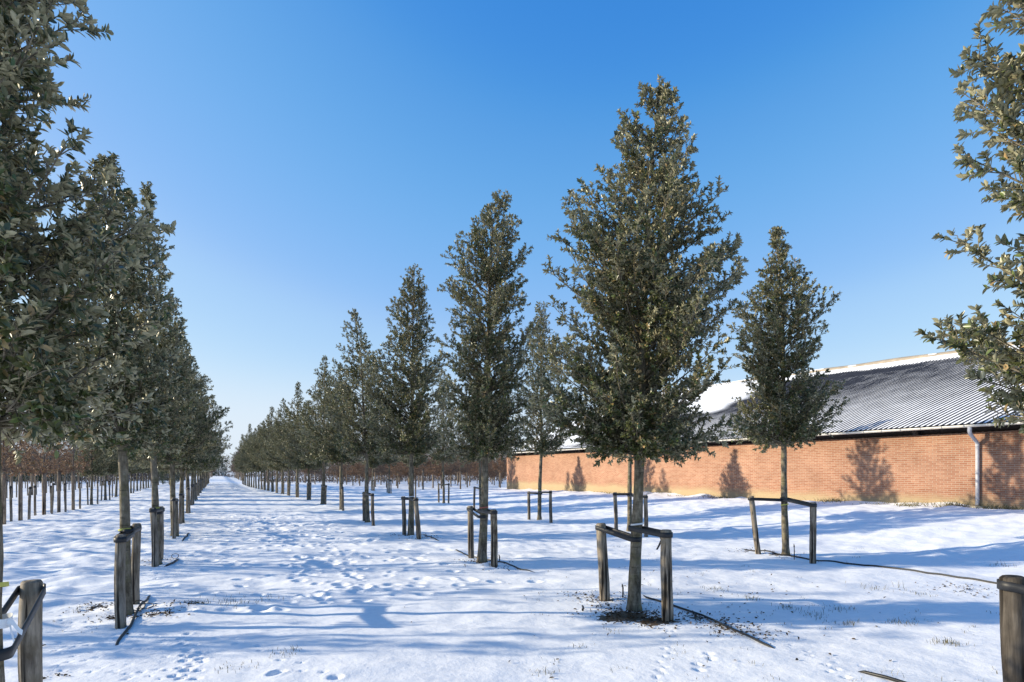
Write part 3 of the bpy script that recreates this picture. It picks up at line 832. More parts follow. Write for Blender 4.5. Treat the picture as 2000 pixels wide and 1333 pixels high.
# block of beeches and bare trees between the oaks and the barn end
i = 0
for rx in np.arange(9.0, 62, 3.9):
    for y in np.arange(53, 108, 4.6):
        x = rx + rng.normal(0, 0.25); yy = y + rng.normal(0, 0.3) + 0.05 * rx
        if x > 0.47 * yy + 1.0 or (x < 13.5 and yy < 92): continue
        if x < 0.05 * yy + 4.5: continue
        if rng.uniform() < 0.62:
            place(beech, i, 'young wrapped beech holding rusty leaves in the block behind the right oak rows', x, yy, i * 1.7, 0.85 + 0.25 * rng.uniform(), 'beeches behind the right oak rows')
        else:
            place(bare, i, 'young wrapped bare tree in the block behind the right oak rows', x, yy, i * 1.7, 0.85 + 0.25 * rng.uniform(), 'bare trees behind the right oak rows')
        i += 1
# bare trees carrying on both rows of the lane to its far end
i = 0
for y in np.arange(128, 194, 4.6):
    place(bare, i, 'bare wrapped tree at the far end of the row right of the lane', 4.2 + rng.normal(0, .12), y, i * 2.2, 1.0 + 0.15 * rng.uniform(), 'bare trees at the far right of the lane')
    if y > 140:
        place(bare, i + 1, 'bare wrapped tree at the far end of the row left of the lane', -1.75 + rng.normal(0, .12), y, i * 1.2, 0.8, 'bare trees at the far left of the lane')
    i += 1

# --------------------------------------------------------------- far wood, hedges
M_BRUSH = leaf_mat('brush_leaf', (0.12, 0.085, 0.068), (0.21, 0.145, 0.118), (0.21, 0.15, 0.125), (0.24, 0.14, 0.09), 0.8, 0.1)
def mass(name, label, n, xr, yr, hfun, leafsz, m, kindstuff=True, seed=0, twigs=0):
    r = np.random.default_rng(seed); mb = MB()
    x = r.uniform(*xr, n); y = r.uniform(*yr, n)
    hh = hfun(x, y)
    z = hh * r.uniform(0, 1, n) ** 1.15
    gzz = ground_base(x, y)
    d = r.normal(0, 1, (n, 3)); d[:, 2] += 0.5
    L = r.uniform(0.6, 1.4, n) * leafsz
    leaves(mb, np.stack([x, y, z + gzz], 1), d, r.normal(0, 1, (n, 3)) + np.array([0, 0, .6]), L, L * 0.45)
    tint = np.repeat(r.uniform(0, 0.95, n), 2)
    nq = sum(len(q) for q in mb.q)
    for k in range(twigs):
        x0 = r.uniform(*xr); y0 = r.uniform(*yr); h = float(hfun(np.array([x0]), np.array([y0]))[0]) * r.uniform(0.7, 1.12)
        g0 = float(ground_base(x0, y0))
        a = np.array([x0, y0, g0 - 0.1]); e = a + np.array([r.normal(0, .25), r.normal(0, .25), h])
        mb.tube(np.stack([a, (a + e) / 2 + r.normal(0, .08, 3), e]), [0.035, 0.022, 0.006], 3, cap=False, m=1)
        for j in range(7):
            f = r.uniform(0.35, 0.95); s0 = a + (e - a) * f
            dd = np.array([r.normal(0, 1), r.normal(0, 1), 1.1]); dd /= np.linalg.norm(dd)
            mb.tube(np.stack([s0, s0 + dd * 0.35, s0 + dd * r.uniform(.5, 1.1)]), [0.011, 0.008, 0.004], 3, cap=False, m=1)
    tot = sum(len(q) for q in mb.q)
    tint = np.concatenate([tint, np.full(tot - nq, 0.5)])
    o = mb.build(name, [m, M_TWIG], attrs=[('tint', 'FACE', tint)])
    o['label'] = label
    o['category'] = 'trees'
    if kindstuff: o['kind'] = 'stuff'
    return o
mass('thicket', 'tangled brown leafless thicket far behind the oak rows right of the lane', 19000, (7, 84), (108, 134),
     lambda x, y: 4.2 + 1.5 * noise2(x / 5, y / 5, 12), 0.32, M_BRUSH, seed=1, twigs=1500)
mass('thicket', 'grey-brown thicket against the horizon on the far left', 15000, (-48, -5.2), (112, 138),
     lambda x, y: 3.8 + 1.4 * noise2(x / 7, y / 7, 14), 0.30, M_BRUSH, seed=2, twigs=1300)
mass('far_wood', 'distant grey-brown bare wood at the end of the lane', 9000, (-40, 60), (240, 262),
     lambda x, y: 7.5 + 2.0 * noise2(x / 8, y / 8, 15), 0.55, M_BRUSH, seed=3, twigs=1100)

def evergreen(name, label, x, y, h, rad_, seed, cat='shrub', group=None, n=5200):
    r = np.random.default_rng(seed)
    root = thing(name, label, cat, (x, y, float(ground_base(x, y))), 0, group)
    tk = MB(); tk.tube(np.array([[0, 0, -.1], [0.02, 0, h * .5], [0, 0, h * .95]]), [.1, .06, .01], 7); tk.build('trunk', M_BARK, root, smooth=True)
    mb = MB()
    u = r.uniform(0, 1, n); z = h * (0.05 + 0.95 * u)
    rr = rad_ * np.interp(u, [0, .1, .45, .8, 1], [.55, .9, 1, .62, .05])
    a = r.uniform(0, 6.28, n)
    lump = 1 + 0.28 * noise2(a * 1.6, z * 1.5, seed)
    q = rr * lump * np.sqrt(r.uniform(0.25, 1, n))
    d = np.stack([np.cos(a), np.sin(a), r.uniform(-.2, .9, n)], 1) + r.normal(0, .35, (n, 3))
    L = r.uniform(.10, .2, n)
    leaves(mb, np.stack([q * np.cos(a), q * np.sin(a), z], 1), d, r.normal(0, .5, (n, 3)) + np.array([0, 0, 1]), L, L * .4)
    mb.build('crown', M_EVERGREEN, root, attrs=[('tint', 'FACE', np.repeat(r.uniform(0, .95, n), 2))])
    return root
ev0 = evergreen('evergreen_shrub', 'broad dark green shrub among the thin trunks far left, leftmost one', *P(22, 944)[:2], 4.2, 2.0, 401, group='dark evergreen shrubs far left')
for k, (px, py, sc, lb) in enumerate([(62, 944, 1.05, 'second dark green shrub from the left among the far left trunks'), (100, 944, 0.95, 'third dark green shrub from the left among the far left trunks'),
                                      (128, 943, 0.85, 'fourth dark green shrub from the left among the far left trunks')]):
    p = P(px, py); copy_thing(ev0, lb, (p[0], p[1], 0), k * 1.2 + .4, sc, 'dark evergreen shrubs far left')
p = P(331, 947); copy_thing(ev0, 'dense dark green shrub standing behind the left oak row', (p[0], p[1], 0), 2.2, 0.62)
for k in range(5):
    copy_thing(ev0, 'dark evergreen tree beyond the hedge at the far end of the lane', (-12 + 3.0 * k, 222 + 2 * (k % 2), -.3), k, 1.25 + .25 * (k % 2), 'evergreens at the far end of the lane')
hd = MB()
r = np.random.default_rng(8); n = 5000
x = r.uniform(-30, 14, n); y = r.uniform(199, 200.4, n); z = r.uniform(0, .75, n) - .35
d = r.normal(0, 1, (n, 3)); L = r.uniform(.12, .25, n)
leaves(hd, np.stack([x, y, z], 1), d, r.normal(0, 1, (n, 3)), L, L * .5)
o = hd.build('low_hedge', M_TWIG); tag(o, 'low dark clipped hedge across the far end of the lane', 'hedge')

# --------------------------------------------------------------- barn
barn = thing('brick_barn', 'long low brick barn with a snow-streaked corrugated roof and zinc gutter', 'barn', (0, 0, 0))
ZW = 2.83; ZE = 3.03; XE = XW - 0.38; XR = 32.3
def ridge_z(y): return 7.41 + 0.0244 * (np.asarray(y) - 16.8)
wl = MB()
wl.box((XW + 0.11, (YB0 + YB1) / 2, (ZW - 0.6) / 2), (0.11, (YB1 - YB0) / 2, (ZW + 0.6) / 2))
wl.box((XW + 12.0, YB1 - 0.11, (ZW - .6) / 2), (11.7, 0.105, (ZW + .6) / 2))
for yy in (YB1 - 0.21,):                       # far gable above the eaves
    v = np.array([[XW + .3, yy, ZW], [XR, yy, float(ridge_z(yy)) - .15], [XR + (XR - XW), yy, ZW], [XW + .3, yy + .2, ZW], [XR, yy + .2, float(ridge_z(yy)) - .15], [XR + (XR - XW), yy + .2, ZW]])
    wl.add(v, [[0, 1, 4, 3], [1, 2, 5, 4]], [[0, 2, 1], [3, 4, 5]])
wl.box((XW + 0.14, YB1 - 0.24, (ZW + ZE) / 2 - 0.02), (0.13, 0.23, (ZE - ZW) / 2 - 0.03))
wl.build('wall', M_BRICK, barn)
# corrugated sheets
PITCH = 0.177; AMP = 0.026
ya = np.arange(YB0, YB1 + 0.55, PITCH / 8)
su = np.linspace(0, 1, 13)
def roof_pt(y, s, dz):
    xe, xr = XE - 0.05, XR
    X = xe + (xr - xe) * s
    Z = (ZE + 0.03) + (ridge_z(y) - ZE - 0.03) * s + dz
    return np.stack([X, y, Z], -1)
def sheet(ys, ss, dz):
    Yg, Sg = np.meshgrid(ys, ss, indexing='ij')
    V = roof_pt(Yg, Sg, dz(Yg, Sg)).reshape(-1, 3)
    a, b = len(ys), len(ss)
    i = np.arange(a - 1)[:, None] * b; j = np.arange(b - 1)[None, :]
    Q = np.stack([i + j, i + j + 1, i + b + j + 1, i + b + j], 2).reshape(-1, 4)[:, ::-1]
    return V, Q
rf = MB(); V, Q = sheet(ya, su, lambda y, s: AMP * np.sin(y / PITCH * 2 * math.pi) + 0.0 * s); rf.add(V, Q)
V2 = V.copy(); V2[:, 0] = 2 * XR - V2[:, 0]; rf.add(V2, np.asarray(Q)[:, ::-1])
rf.build('roof', M_CEM, barn, smooth=True)
# snow lying in the troughs, deeper near the ridge and the far end
ys = np.arange(YB0, YB1 + 0.5, PITCH / 3); ss = np.linspace(0.004, 0.995, 120)
def snow_dz(y, s):
    n1 = noise2(y / 3.1, s * 11 / 1.6, 21); n2 = noise2(y / 0.9, s * 11 / 0.8, 22); n3 = noise2(y / .2, s * 11 / .5, 23)
    t = 0.004 - 0.0125 * sstep(0.12, 0.65, s + 0.05 * n1) + 0.003 * n1 + 0.004 * n2 + 0.003 * n3
    top = sstep(0.885, 0.912, s + 0.02 * n1 + 0.015 * n2)
    t = t + 0.06 * top
    far = sstep(25.7, 28.2, y + 1.2 * n1) * sstep(0.40, 0.50, s + 0.05 * n1 - 0.004 * (y - 26))
    t = t + 0.05 * far
    far2 = sstep(32.8, 35.8, y + n1 * 2)
    t = t + 0.045 * far2
    dark = sstep(0.78, 0.84, s + 0.03 * n2) * (1 - sstep(0.85, 0.875, s)) * sstep(-.1, .3, n1) * (1 - far)
    t = t - 0.016 * dark * (1 - far2)
    eave = (1 - sstep(0.004, 0.02, s)); t = t - 0.03 * (1 - sstep(0.0, 0.006, s)) + 0.03 * eave * sstep(20, 24, y)
    return t
sm = MB(); V, Q = sheet(ys, ss, snow_dz); sm.add(V, Q); sm.build('roof_snow', M_SNOWR, barn, smooth=True)
rc = MB()
yy = np.arange(YB0, YB1 + 0.5, 0.6)
prof_r = [(-0.42, -0.10), (-0.40, -0.03), (-0.10, 0.10), (0, 0.13), (0.10, 0.10), (0.40, -0.03), (0.42, -0.10)]
V = np.array([[XR + a, y, float(ridge_z(y)) + b + 0.02 * math.sin(y * 1.3)] for y in yy for (a, b) in prof_r])
k7 = len(prof_r)
Q = [[i * k7 + j, i * k7 + j + 1, (i + 1) * k7 + j + 1, (i + 1) * k7 + j] for i in range(len(yy) - 1) for j in range(k7 - 1)]
rc.add(V, np.array(Q)); rc.build('ridge_cap', M_RIDGE, barn)
rs = MB()
for (ya_, yb_, xo) in [(24.7, 28, -.2), (29, 35, -.2), (18.4, 18.8, -.2), (22.6, 23.1, -.28)]:
    kk = np.linspace(0, 1, 12)
    V = []
    for t in kk:
        y = ya_ + (yb_ - ya_) * t; wv = math.sin(math.pi * t) ** .5 * 0.11 + .004
        for a in (-1, 0, 1):
            xx = xo + a * wv; zz = np.interp(xx, [p_[0] for p_ in prof_r], [p_[1] for p_ in prof_r])
            V.append([XR + xx, y, float(ridge_z(y)) + zz + 0.02 * math.sin(y * 1.3) + (0.035 if a == 0 else 0.004)])
    Q = [[i * 3 + j, i * 3 + j + 1, i * 3 + j + 4, i * 3 + j + 3] for i in range(11) for j in range(2)]
    rs.add(np.array(V), Q)
rs.build('ridge_snow', M_SNOWR, barn, smooth=True)
# timber plate in the open strip under the eaves, rafters' ends
pl = MB(); pl.box((XW + 0.20, (YB0 + YB1 - .5) / 2, (ZW + ZE) / 2 + 0.07), (0.03, (YB1 - YB0 - .6) / 2, (ZE - ZW) / 2 + 0.10))
pl.build('eaves_board', M_DARK, barn)
for yv in np.arange(YB0 + 2, YB1 - .6, 4.05):
    bm_ = MB(); bm_.box((XW + 0.03, yv, (ZW + ZE) / 2 - .005), (0.15, 0.05, (ZE - ZW) / 2 - 0.012)); bm_.build('rafter_end', M_DARK, barn)
# gutter: half round trough with clips
gt = MB(); ang = np.linspace(math.pi, 2 * math.pi, 9); gr = 0.07; gx = XE - 0.09; gzz = ZE + 0.0
yg = np.linspace(YB0, YB1 + 0.5, 90)
ring = [(gx + gr * math.cos(a), gzz + gr * math.sin(a)) for a in ang] + [(gx + (gr - .008) * math.cos(a), gzz + (gr - .008) * math.sin(a)) for a in ang[::-1]]
V = np.array([[a, y, b] for y in yg for (a, b) in ring]); kr = len(ring)
Q = [[i * kr + j, i * kr + (j + 1) % kr, (i + 1) * kr + (j + 1) % kr, (i + 1) * kr + j] for i in range(len(yg) - 1) for j in range(kr)]
gt.add(V, Q)
gut = gt.build('gutter', M_GUT, barn, smooth=False)
cl = MB()
for yv in np.arange(YB0 + .4, YB1 + .4, 0.62):
    V = np.array([[gx + (gr + rr_) * math.cos(a), yv + o_, gzz + (gr + rr_) * math.sin(a)] for o_ in (-.012, .012) for rr_ in (.001, .007) for a in ang])
    k9 = len(ang); Q = []
    for j in range(k9 - 1):
        Q += [[k9 + j, k9 + j + 1, 3 * k9 + j + 1, 3 * k9 + j], [j, j + 1, k9 + j + 1, k9 + j], [2 * k9 + j, 2 * k9 + j + 1, 3 * k9 + j + 1, 3 * k9 + j]]
    cl.add(V, Q)
cl.build('gutter_clip', M_GUT, gut)
# downpipe with a swan neck
ydp = 10.40
dp = MB(); xo = XW - 0.075; zb_ = gz(XW - .3, ydp) + 0.06
dp.tube(np.array([[gx, ydp, gzz - .05], [gx, ydp, gzz - .20], [gx + .03, ydp, gzz - .26], [xo - .03, ydp, gzz - .50], [xo, ydp, gzz - .56], [xo, ydp, zb_ + 0.08], [xo - .03, ydp, zb_]]), [.058, .056, .05, .05, .052, .052, .054], 14)
for zz in (gzz - .62, 1.6, zb_ + .16): dp.tube(np.array([[xo, ydp, zz], [xo, ydp, zz + .05]]), .058, 14)
dp.build('downpipe', M_ZINC, barn, smooth=True)
cb = MB(); cb.box((XW - .14, ydp - .06, zb_ - .17), (.13, .19, .16)); cb.build('drain_block', M_CONC, barn)

# --------------------------------------------------------------- ground details
def soil_px(px, py, rad_, st=1.0, squash=1.0):
    p = P(px, py); SOIL.append((p[0], p[1], rad_ * 1.15, st + 0.16))
for a in [(1225, 1203, .36, .66), (1195, 1207, .24, .62), (1275, 1214, .28, .62), (1310, 1214, .16, .5), (1180, 1172, .22, .42), (1130, 1168, .2, .3), (1360, 1205, .22, .42), (1405, 1217, .24, .40), (1450, 1233, .2, .40), (1500, 1240, .2, .3),
          (228, 1207, .14, .55), (190, 1187, .16, .45), (305, 1204, .16, .42), (370, 1186, .10, .5), (262, 1196, .12, .4),
          (1525, 1086, .26, .55), (1455, 1078, .25, .3), (795, 1047, .3, .42), (830, 1052, .25, .36), (925, 1098, .22, .35), (960, 1106, .22, .35), (300, 1100, .2, .36), (325, 1106, .2, .33),
          (345, 1050, .25, .3), (1240, 1046, .4, .3), (1900, 1152, .3, .34), (1860, 1150, .25, .26)]:
    soil_px(*a)
# animal tracks along the lane edge and in front of the tall oak
def track(pts, step=0.16, rad_=0.026, depth=0.028, seed=0):
    r = np.random.default_rng(seed)
    W = [P(*q)[:2] for q in pts]
    for a, b in zip(W[:-1], W[1:]):
        L = np.linalg.norm(b - a); n = max(2, int(L / step)); u = (b - a) / L; v = np.array([-u[1], u[0]])
        for k in range(n):
            q = a + (b - a) * (k + r.uniform(0, .4)) / n + v * (0.035 * (1 if k % 2 else -1) + r.normal(0, .012))
            DENT.append((q[0], q[1], rad_ * r.uniform(.8, 1.2), depth * r.uniform(.7, 1.1)))
track([(345, 1333), (370, 1285), (355, 1255)], .10, .034, .035, 1)
track([(370, 1333), (385, 1290), (375, 1262), (360, 1235)], .11, .032, .032, 2)
track([(110, 1270), (190, 1255), (260, 1235)], .09, .022, .02, 3)
track([(100, 1300), (180, 1285), (215, 1262)], .10, .024, .02, 4)
track([(280, 1165), (300, 1130), (300, 1115)], .10, .02, .022, 5)
track([(1285, 1333), (1300, 1290), (1305, 1255), (1315, 1230)], .09, .022, .022, 6)
track([(1355, 1310), (1375, 1290), (1400, 1275)], .14, .036, .028, 7)
track([(1520, 1250), (1580, 1280), (1700, 1310)], .12, .022, .02, 8)
track([(1620, 1300), (1640, 1333)], .10, .025, .022, 9)
track([(420, 1240), (520, 1270), (640, 1333)], .2, .03, .02, 10)
for (px, py) in [(535, 1322), (655, 1330), (545, 1318)]: p = P(px, py); DENT.append((p[0], p[1], .05, .03))
for k in range(90):
    p = P(random.uniform(90, 330), random.uniform(1195, 1330)); DENT.append((p[0], p[1], random.uniform(.015, .03), .014))
for k in range(420):                      # trampled lane between the two rows
    yy_ = random.uniform(8.0, 26.0); xx_ = random.gauss(1.6, 1.1)
    DENT.append((xx_, yy_, random.uniform(.06, .11), random.uniform(.015, .045)))
# little mounds of snow along the lane edge
for (px, py, rad_, hh) in [(330, 1195, .30, .05), (345, 1185, .25, .04), (360, 1015, .5, .05), (640, 990, .6, .06), (1290, 1065, .5, .03), (690, 1000, .5, .07), (850, 985, .6, .05), (1800, 1110, .5, .03)]:
    p = P(px, py); MOUND.append((p[0], p[1], rad_, hh))

for (px, py, rad_, hh) in [(1240, 1190, .20, -.035), (1303, 1211, .13, -.03), (1181, 1173, .13, -.03), (942, 1097, .2, -.035), (966, 1106, .12, -.03), (803, 1047, .22, -.03), (250, 1199, .18, -.03), (235, 1225, .12, -.03),
                           (264, 1184, .12, -.03), (1532, 1085, .2, -.035), (1588, 1100, .12, -.03), (1481, 1084, .12, -.03), (309, 1103, .2, -.03), (718, 1020, .22, -.03)]:
    p = P(px, py); MOUND.append((p[0], p[1], rad_, hh)); MOUND.append((p[0], p[1], rad_ * 2.2, .022))

def axis(segs):
    out = []
    for a, b, st in segs:
        out.append(np.arange(a, b - 1e-6, st))
    return np.concatenate(out)
def geo(a, b, st, g):
    o = [a]; 
    while o[-1] < b: o.append(o[-1] + st); st *= g
    return np.array(o)
gx_ = np.concatenate([-geo(4.0, 2600, .05, 1.045)[::-1], axis([(-3.95, 9.0, .027), (9.0, 19.6, .055)]), geo(19.6, 2600, .2, 1.10)])
gy_ = np.concatenate([-geo(6.0, 600, 1.0, 1.3)[::-1], axis([(-5.5, 3.0, .35), (3.0, 11.0, .027), (11.0, 22.0, .055)]), geo(22.0, 3200, .07, 1.025)])
Xg, Yg = np.meshgrid(gx_, gy_, indexing='ij')
amp_fade = 1.0
Zg = snow_h(Xg, Yg)
farm = sstep(60, 160, np.hypot(Xg, Yg)); Zg = Zg * (1 - farm) + ground_base(Xg, Yg) * farm
Sg_ = np.zeros_like(Zg)
def local(x, y, R):
    i0, i1 = np.searchsorted(gx_, [x - R, x + R]); j0, j1 = np.searchsorted(gy_, [y - R, y + R])
    return slice(i0, i1), slice(j0, j1)
for (x, y, R, d_) in DENT:
    a, b = local(x, y, R * 3)
    q = ((Xg[a, b] - x) ** 2 + (Yg[a, b] - y) ** 2) / (R * R)
    Zg[a, b] -= d_ * np.exp(-q * q * 0.9) - d_ * 0.22 * np.exp(-((np.sqrt(q) - 1.5) ** 2) * 5)
for (x, y, R, s_) in SOIL:
    a, b = local(x, y, R * 2.5)
    q = ((Xg[a, b] - x) ** 2 + (Yg[a, b] - y) ** 2) / (R * R)
    Sg_[a, b] = np.maximum(Sg_[a, b], s_ * np.exp(-q))
g = MB()
a_, b_ = len(gx_), len(gy_)
i = np.arange(a_ - 1)[:, None] * b_; j = np.arange(b_ - 1)[None, :]
Q = np.stack([i + j, i + b_ + j, i + b_ + j + 1, i + j + 1], 2).reshape(-1, 4)
g.add(np.stack([Xg, Yg, Zg], -1).reshape(-1, 3), Q)
go = g.build('snow_ground', M_SNOW, smooth=True, attrs=[('soil', 'POINT', Sg_.ravel())]); go['kind'] = 'structure'
print('ground verts', a_ * b_)

# irrigation hoses running along the rows, half buried
def hose(label, pts, rad_=0.016, loops=()):
    W = [P(px, py) for px, py, _ in pts]
    mb = MB(); L = []
    for (a, b, ea, eb) in [(W[k], W[k + 1], pts[k][2], pts[k + 1][2]) for k in range(len(W) - 1)]:
        n = max(3, int(np.linalg.norm(b - a) / .08))
        for t in np.linspace(0, 1, n, endpoint=False):
            q = a + (b - a) * t; lift = ea + (eb - ea) * t
            L.append([q[0] + .012 * math.sin(q[1] * 5), q[1], gz(q[0], q[1]) + lift])
    L.append([W[-1][0], W[-1][1], gz(W[-1][0], W[-1][1]) + pts[-1][2]])
    mb.tube(np.array(L), rad_, 8)
    for (px, py, R, tilt) in loops:
        c = P(px, py); z = gz(c[0], c[1]); t = np.linspace(0, 2 * math.pi, 22)
        q = np.stack([c[0] + R * np.cos(t), c[1] + R * np.sin(t) * math.cos(tilt), z + R * math.sin(tilt) * (1 + np.sin(t)) * 0.9 + .012], 1)
        mb.tube(q, .0055, 6, cap=False)
    o = mb.build('irrigation_hose', M_HOSE, smooth=True)
    return tag(o, label, 'hose', 'irrigation hoses along the tree rows')
hose('thick black hose with wire loops beside the left pair of pale stakes', [(228, 1260, -.02), (233, 1252, .004), (262, 1212, .02), (276, 1190, .03), (290, 1170, .012), (297, 1157, -.025)], .015,
     [(270, 1196, .07, 1.1), (286, 1194, .075, .25)])
hose('black hose running from the foot of the tall white-ribbon oak to the lower right', [(1250, 1160, -.03), (1262, 1170, .012), (1320, 1185, .012), (1372, 1203, .02), (1430, 1232, .03), (1500, 1265, .012), (1522, 1273, -.03)], .0125)
hose('short black hose end at the bottom right corner of the picture', [(1670, 1312, -.03), (1690, 1318, .01), (1730, 1330, .018), (1790, 1345, .012)], .015)
hose('thin black hose from the slim lone oak to the right frame stake', [(1440, 1072, -.03), (1460, 1076, .012), (1540, 1088, .012), (1600, 1097, .012), (1700, 1107, .015), (1830, 1124, .02), (1950, 1142, .015), (2010, 1150, 0)], .014)
hose('thin black hose at the foot of the flaking stake', [(885, 1072, -.03), (893, 1076, .01), (915, 1085, .01), (960, 1096, .01), (985, 1102, .012), (1030, 1112, .008), (1060, 1122, -.03)], .013)
hose('short black hose piece beside the spire-topped oak', [(820, 1046, -.02), (830, 1048, .01), (852, 1056, .01), (862, 1058, -.03)], .014)
hose('short black hose with a wire loop beside the whip-topped oak', [(322, 1112, -.02), (328, 1110, .015), (345, 1098, .02), (350, 1093, -.02)], .018, [(342, 1094, .06, .9)])
hose('short black hose piece beside the third oak left of the lane', [(356, 1056, -.02), (360, 1053, .015), (368, 1043, .015), (370, 1041, -.02)], .018)
def riser(label, px, py, h):
    p = P(px, py); z = gz(p[0], p[1]); mb = MB()
    mb.tube(np.array([[p[0], p[1], z - .1], [p[0] + .005, p[1], z + h * .6], [p[0] - .006, p[1], z + h]]), [.009, .009, .007], 7)
    mb.tube(np.array([[p[0] + .012, p[1], z + h * .2], [p[0] + .02, p[1] + .01, z + h * .75]]), [.006, .005], 6)
    mb.tube(np.array([[p[0], p[1], z + h * .80], [p[0], p[1], z + h * .90]]), .013, 7)
    tag(mb.build('drip_riser', M_HOSE, smooth=True), label, 'drip riser', 'drip risers beside the trees')
riser('black drip riser in the soil between leaning stake and tall oak trunk', 1216, 1170, .18)
riser('black drip riser right of the slim lone oak trunk', 1551, 1093, .30)
riser('tiny black drip riser beside the flaking stake', 975, 1098, .14)
riser('small dark stub in the snow left of the tall oak', 1138, 1193, .07)

# leaf litter, clods and grass showing through the snow
lt = MB(); r = np.random.default_rng(5)
P_, D_, Nn, L_ = [], [], [], []
def litter(px, py, spread, n, size=.035):
    c = P(px, py)
    for _ in range(n):
        q = c[:2] + r.normal(0, spread, 2)
        P_.append([q[0], q[1], gz(q[0], q[1]) + .006]); D_.append([r.normal(), r.normal(), r.uniform(0, .5)]); Nn.append([r.normal(0, .4), r.normal(0, .4), 1]); L_.append(size * r.uniform(.5, 1.4))
for (px, py, sp, n) in [(1225, 1200, .26, 260), (1270, 1212, .2, 160), (1185, 1174, .2, 120), (1130, 1168, .2, 45), (1355, 1203, .14, 70), (1400, 1216, .16, 80), (1445, 1232, .16, 70), (1420, 1200, .3, 40), (1490, 1240, .15, 30), (228, 1207, .10, 70),
                        (190, 1187, .16, 80), (305, 1204, .14, 70), (370, 1186, .1, 40), (1525, 1086, .22, 90), (1455, 1078, .22, 50), (795, 1047, .25, 60), (830, 1052, .25, 60), (925, 1098, .22, 50), (960, 1106, .25, 60),
                        (1895, 1152, .28, 90), (300, 1100, .2, 40), (270, 1212, .3, 30), (1400, 1150, 1.0, 60), (1250, 1260, 1.2, 30), (1600, 1180, 1.2, 40), (150, 1230, .4, 12), (25 + 90, 1322, .05, 14)]:
    litter(px, py, sp, n)
leaves(lt, np.array(P_), np.array(D_), np.array(Nn), np.array(L_), np.array(L_) * .5, fold=.3)
o = lt.build('leaf_litter', M_DRY); o['kind'] = 'stuff'; o['label'] = 'scattered dead leaves and soil crumbs on the snow round the trunks'
gs = MB()
def tuft(px, py, n, h, spread):
    c = P(px, py)
    for _ in range(n):
        q = c[:2] + r.normal(0, spread, 2); z = gz(q[0], q[1]) - .005
        a = r.uniform(0, 6.28); hh = h * r.uniform(.4, 1.2); bx, by_ = math.cos(a), math.sin(a); w_ = .0022
        lean = r.uniform(.2, .9) * hh
        v = np.array([[q[0] - by_ * w_, q[1] + bx * w_, z], [q[0] + by_ * w_, q[1] - bx * w_, z],
                      [q[0] + bx * lean * .4 + by_ * w_, q[1] + by_ * lean * .4 - bx * w_, z + hh * .65], [q[0] + bx * lean * .4 - by_ * w_, q[1] + by_ * lean * .4 + bx * w_, z + hh * .65],
                      [q[0] + bx * lean, q[1] + by_ * lean, z + hh]])
        gs.add(v, [[0, 1, 2, 3]], [[3, 2, 4]])
for (px, py, n, h, sp) in [(1850, 1258, 70, .06, .07), (1655, 1218, 50, .05, .06), (1755, 1218, 60, .05, .07), (1540, 1187, 60, .05, .07), (1470, 1172, 50, .05, .06), (1395, 1155, 50, .05, .08), (1590, 1200, 50, .05, .08),
                           (1640, 1190, 50, .05, .1), (1720, 1315, 15, .05, .08), (550, 1285, 20, .05, .05), (450, 1310, 30, .04, .08), (570, 1275, 20, .05, .05), (440, 1170, 60, .05, .15), (455, 1182, 50, .05, .12),
                           (520, 1170, 30, .05, .1), (1060, 1315, 30, .05, .06), (1700, 1150, 40, .06, .12), (1800, 1160, 40, .05, .12), (1960, 1110, 40, .06, .1), (1755, 1145, 8, .14, .03), (1130, 1265, 20, .04, .06), (160, 1190, 30, .05, .1), (390, 1182, 60, .05, .06)]:
    tuft(px, py, n, h, sp)
for k in range(60):
    tuft(r.uniform(1000, 1950), r.uniform(1060, 1333), 7, .04, .05)
WY = [float(XW * (F - (px - 1000) * ST / CT) / (F * ST / CT + (px - 1000))) for px in (1960, 1975, 1990, 1880, 1890, 1870, 1800, 1820, 1650, 1640, 1660, 1430, 1440, 1410, 1210, 1225)]
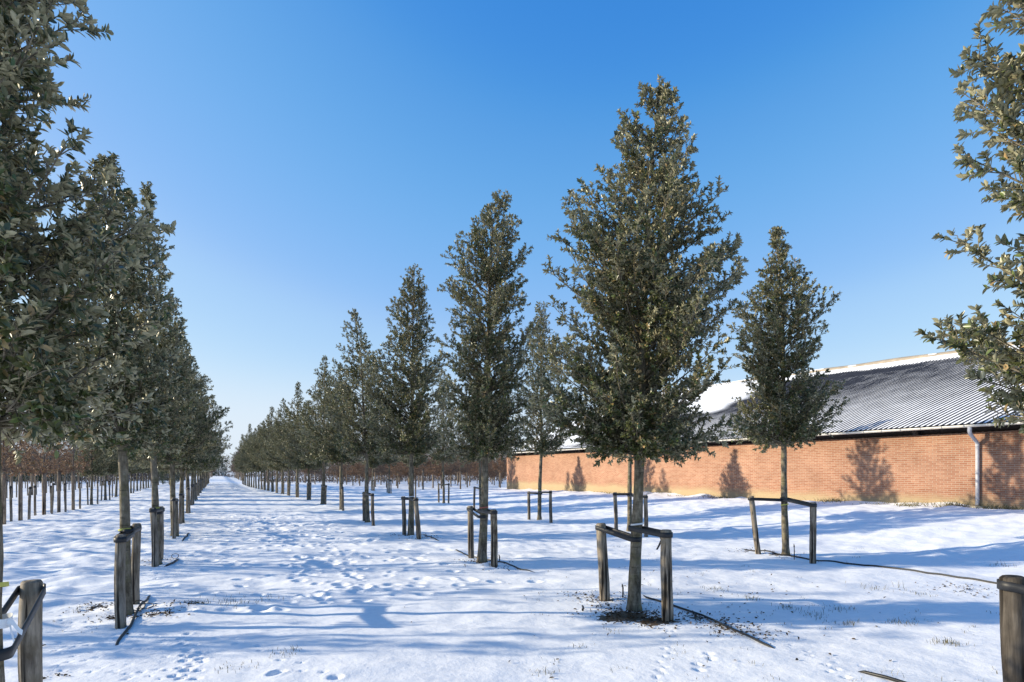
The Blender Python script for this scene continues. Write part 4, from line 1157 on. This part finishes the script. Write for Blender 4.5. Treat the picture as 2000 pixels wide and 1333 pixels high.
for k in range(36):                       # weeds on the bank along the wall
    yv = r.uniform(8.5, 34) if k >= 16 else WY[k]; xv = XW - r.uniform(.25, .9)
    D = ST * xv + CT * yv; zz = gz(xv, yv)
    px = 1000 + F * ((CT * xv - ST * yv) / D); py = HY + (CAMH) * F / D
    c0 = np.array([xv, yv])
    for _ in range(46 if k < 16 else 12):
        q = c0 + r.normal(0, .16 if k < 16 else .1, 2)
        if q[0] > XW - .03: continue
        z = gz(q[0], q[1]); a = r.uniform(0, 6.28); hh = r.uniform(.05, .20 if k < 16 else .11); w_ = .010
        v = np.array([[q[0], q[1] - w_, z], [q[0], q[1] + w_, z], [q[0] + math.cos(a) * hh * .8, q[1] + math.sin(a) * hh * .8, z + hh]])
        gs.add(v, None, [[0, 1, 2]])
o = gs.build('grass', M_GRASS); o['kind'] = 'stuff'; o['label'] = 'thin tufts of winter grass and weeds poking through the snow'
# white rag on the nearest left trunk
rg = MB(); c = np.array([L0[0], L0[1], 0]); zr = gz(*L0) + .98; rr_ = .078
t = np.linspace(0, 2 * math.pi, 19)
V = []
for a in t: 
    for dz in (-.022, .022): V.append([c[0] + rr_ * math.cos(a) - .005, c[1] + rr_ * math.sin(a), zr + dz + .006 * math.sin(3 * a)])
Q = [[2 * k, 2 * k + 2, 2 * k + 3, 2 * k + 1] for k in range(18)]; rg.add(np.array(V), Q)
o_ = c + CR * (rr_) + np.array([0, 0, zr]) - CF * .02
for (dx, dz, wd) in ((.075, -.045, .012), (.035, -.085, .009)):
    st_ = [o_ + CR * dx * t_ + np.array([0, 0, dz * t_ * t_ + .01 * math.sin(6 * t_)]) for t_ in np.linspace(0, 1, 6)]
    V = []
    for q in st_: V += [q + np.array([0, 0, wd]) + CF * .006, q - np.array([0, 0, wd])]
    rg.add(np.array(V), [[2 * k, 2 * k + 1, 2 * k + 3, 2 * k + 2] for k in range(5)])
tag(rg.build('rag', M_WHT, smooth=True), 'white rag knotted round the nearest trunk on the left edge', 'rag')
print('objects', len(bpy.data.objects))

for o in bpy.data.objects:
    if 'label' in o.keys() and not (4 <= len(o['label'].split()) <= 16): print('LABEL', len(o['label'].split()), o['label'])
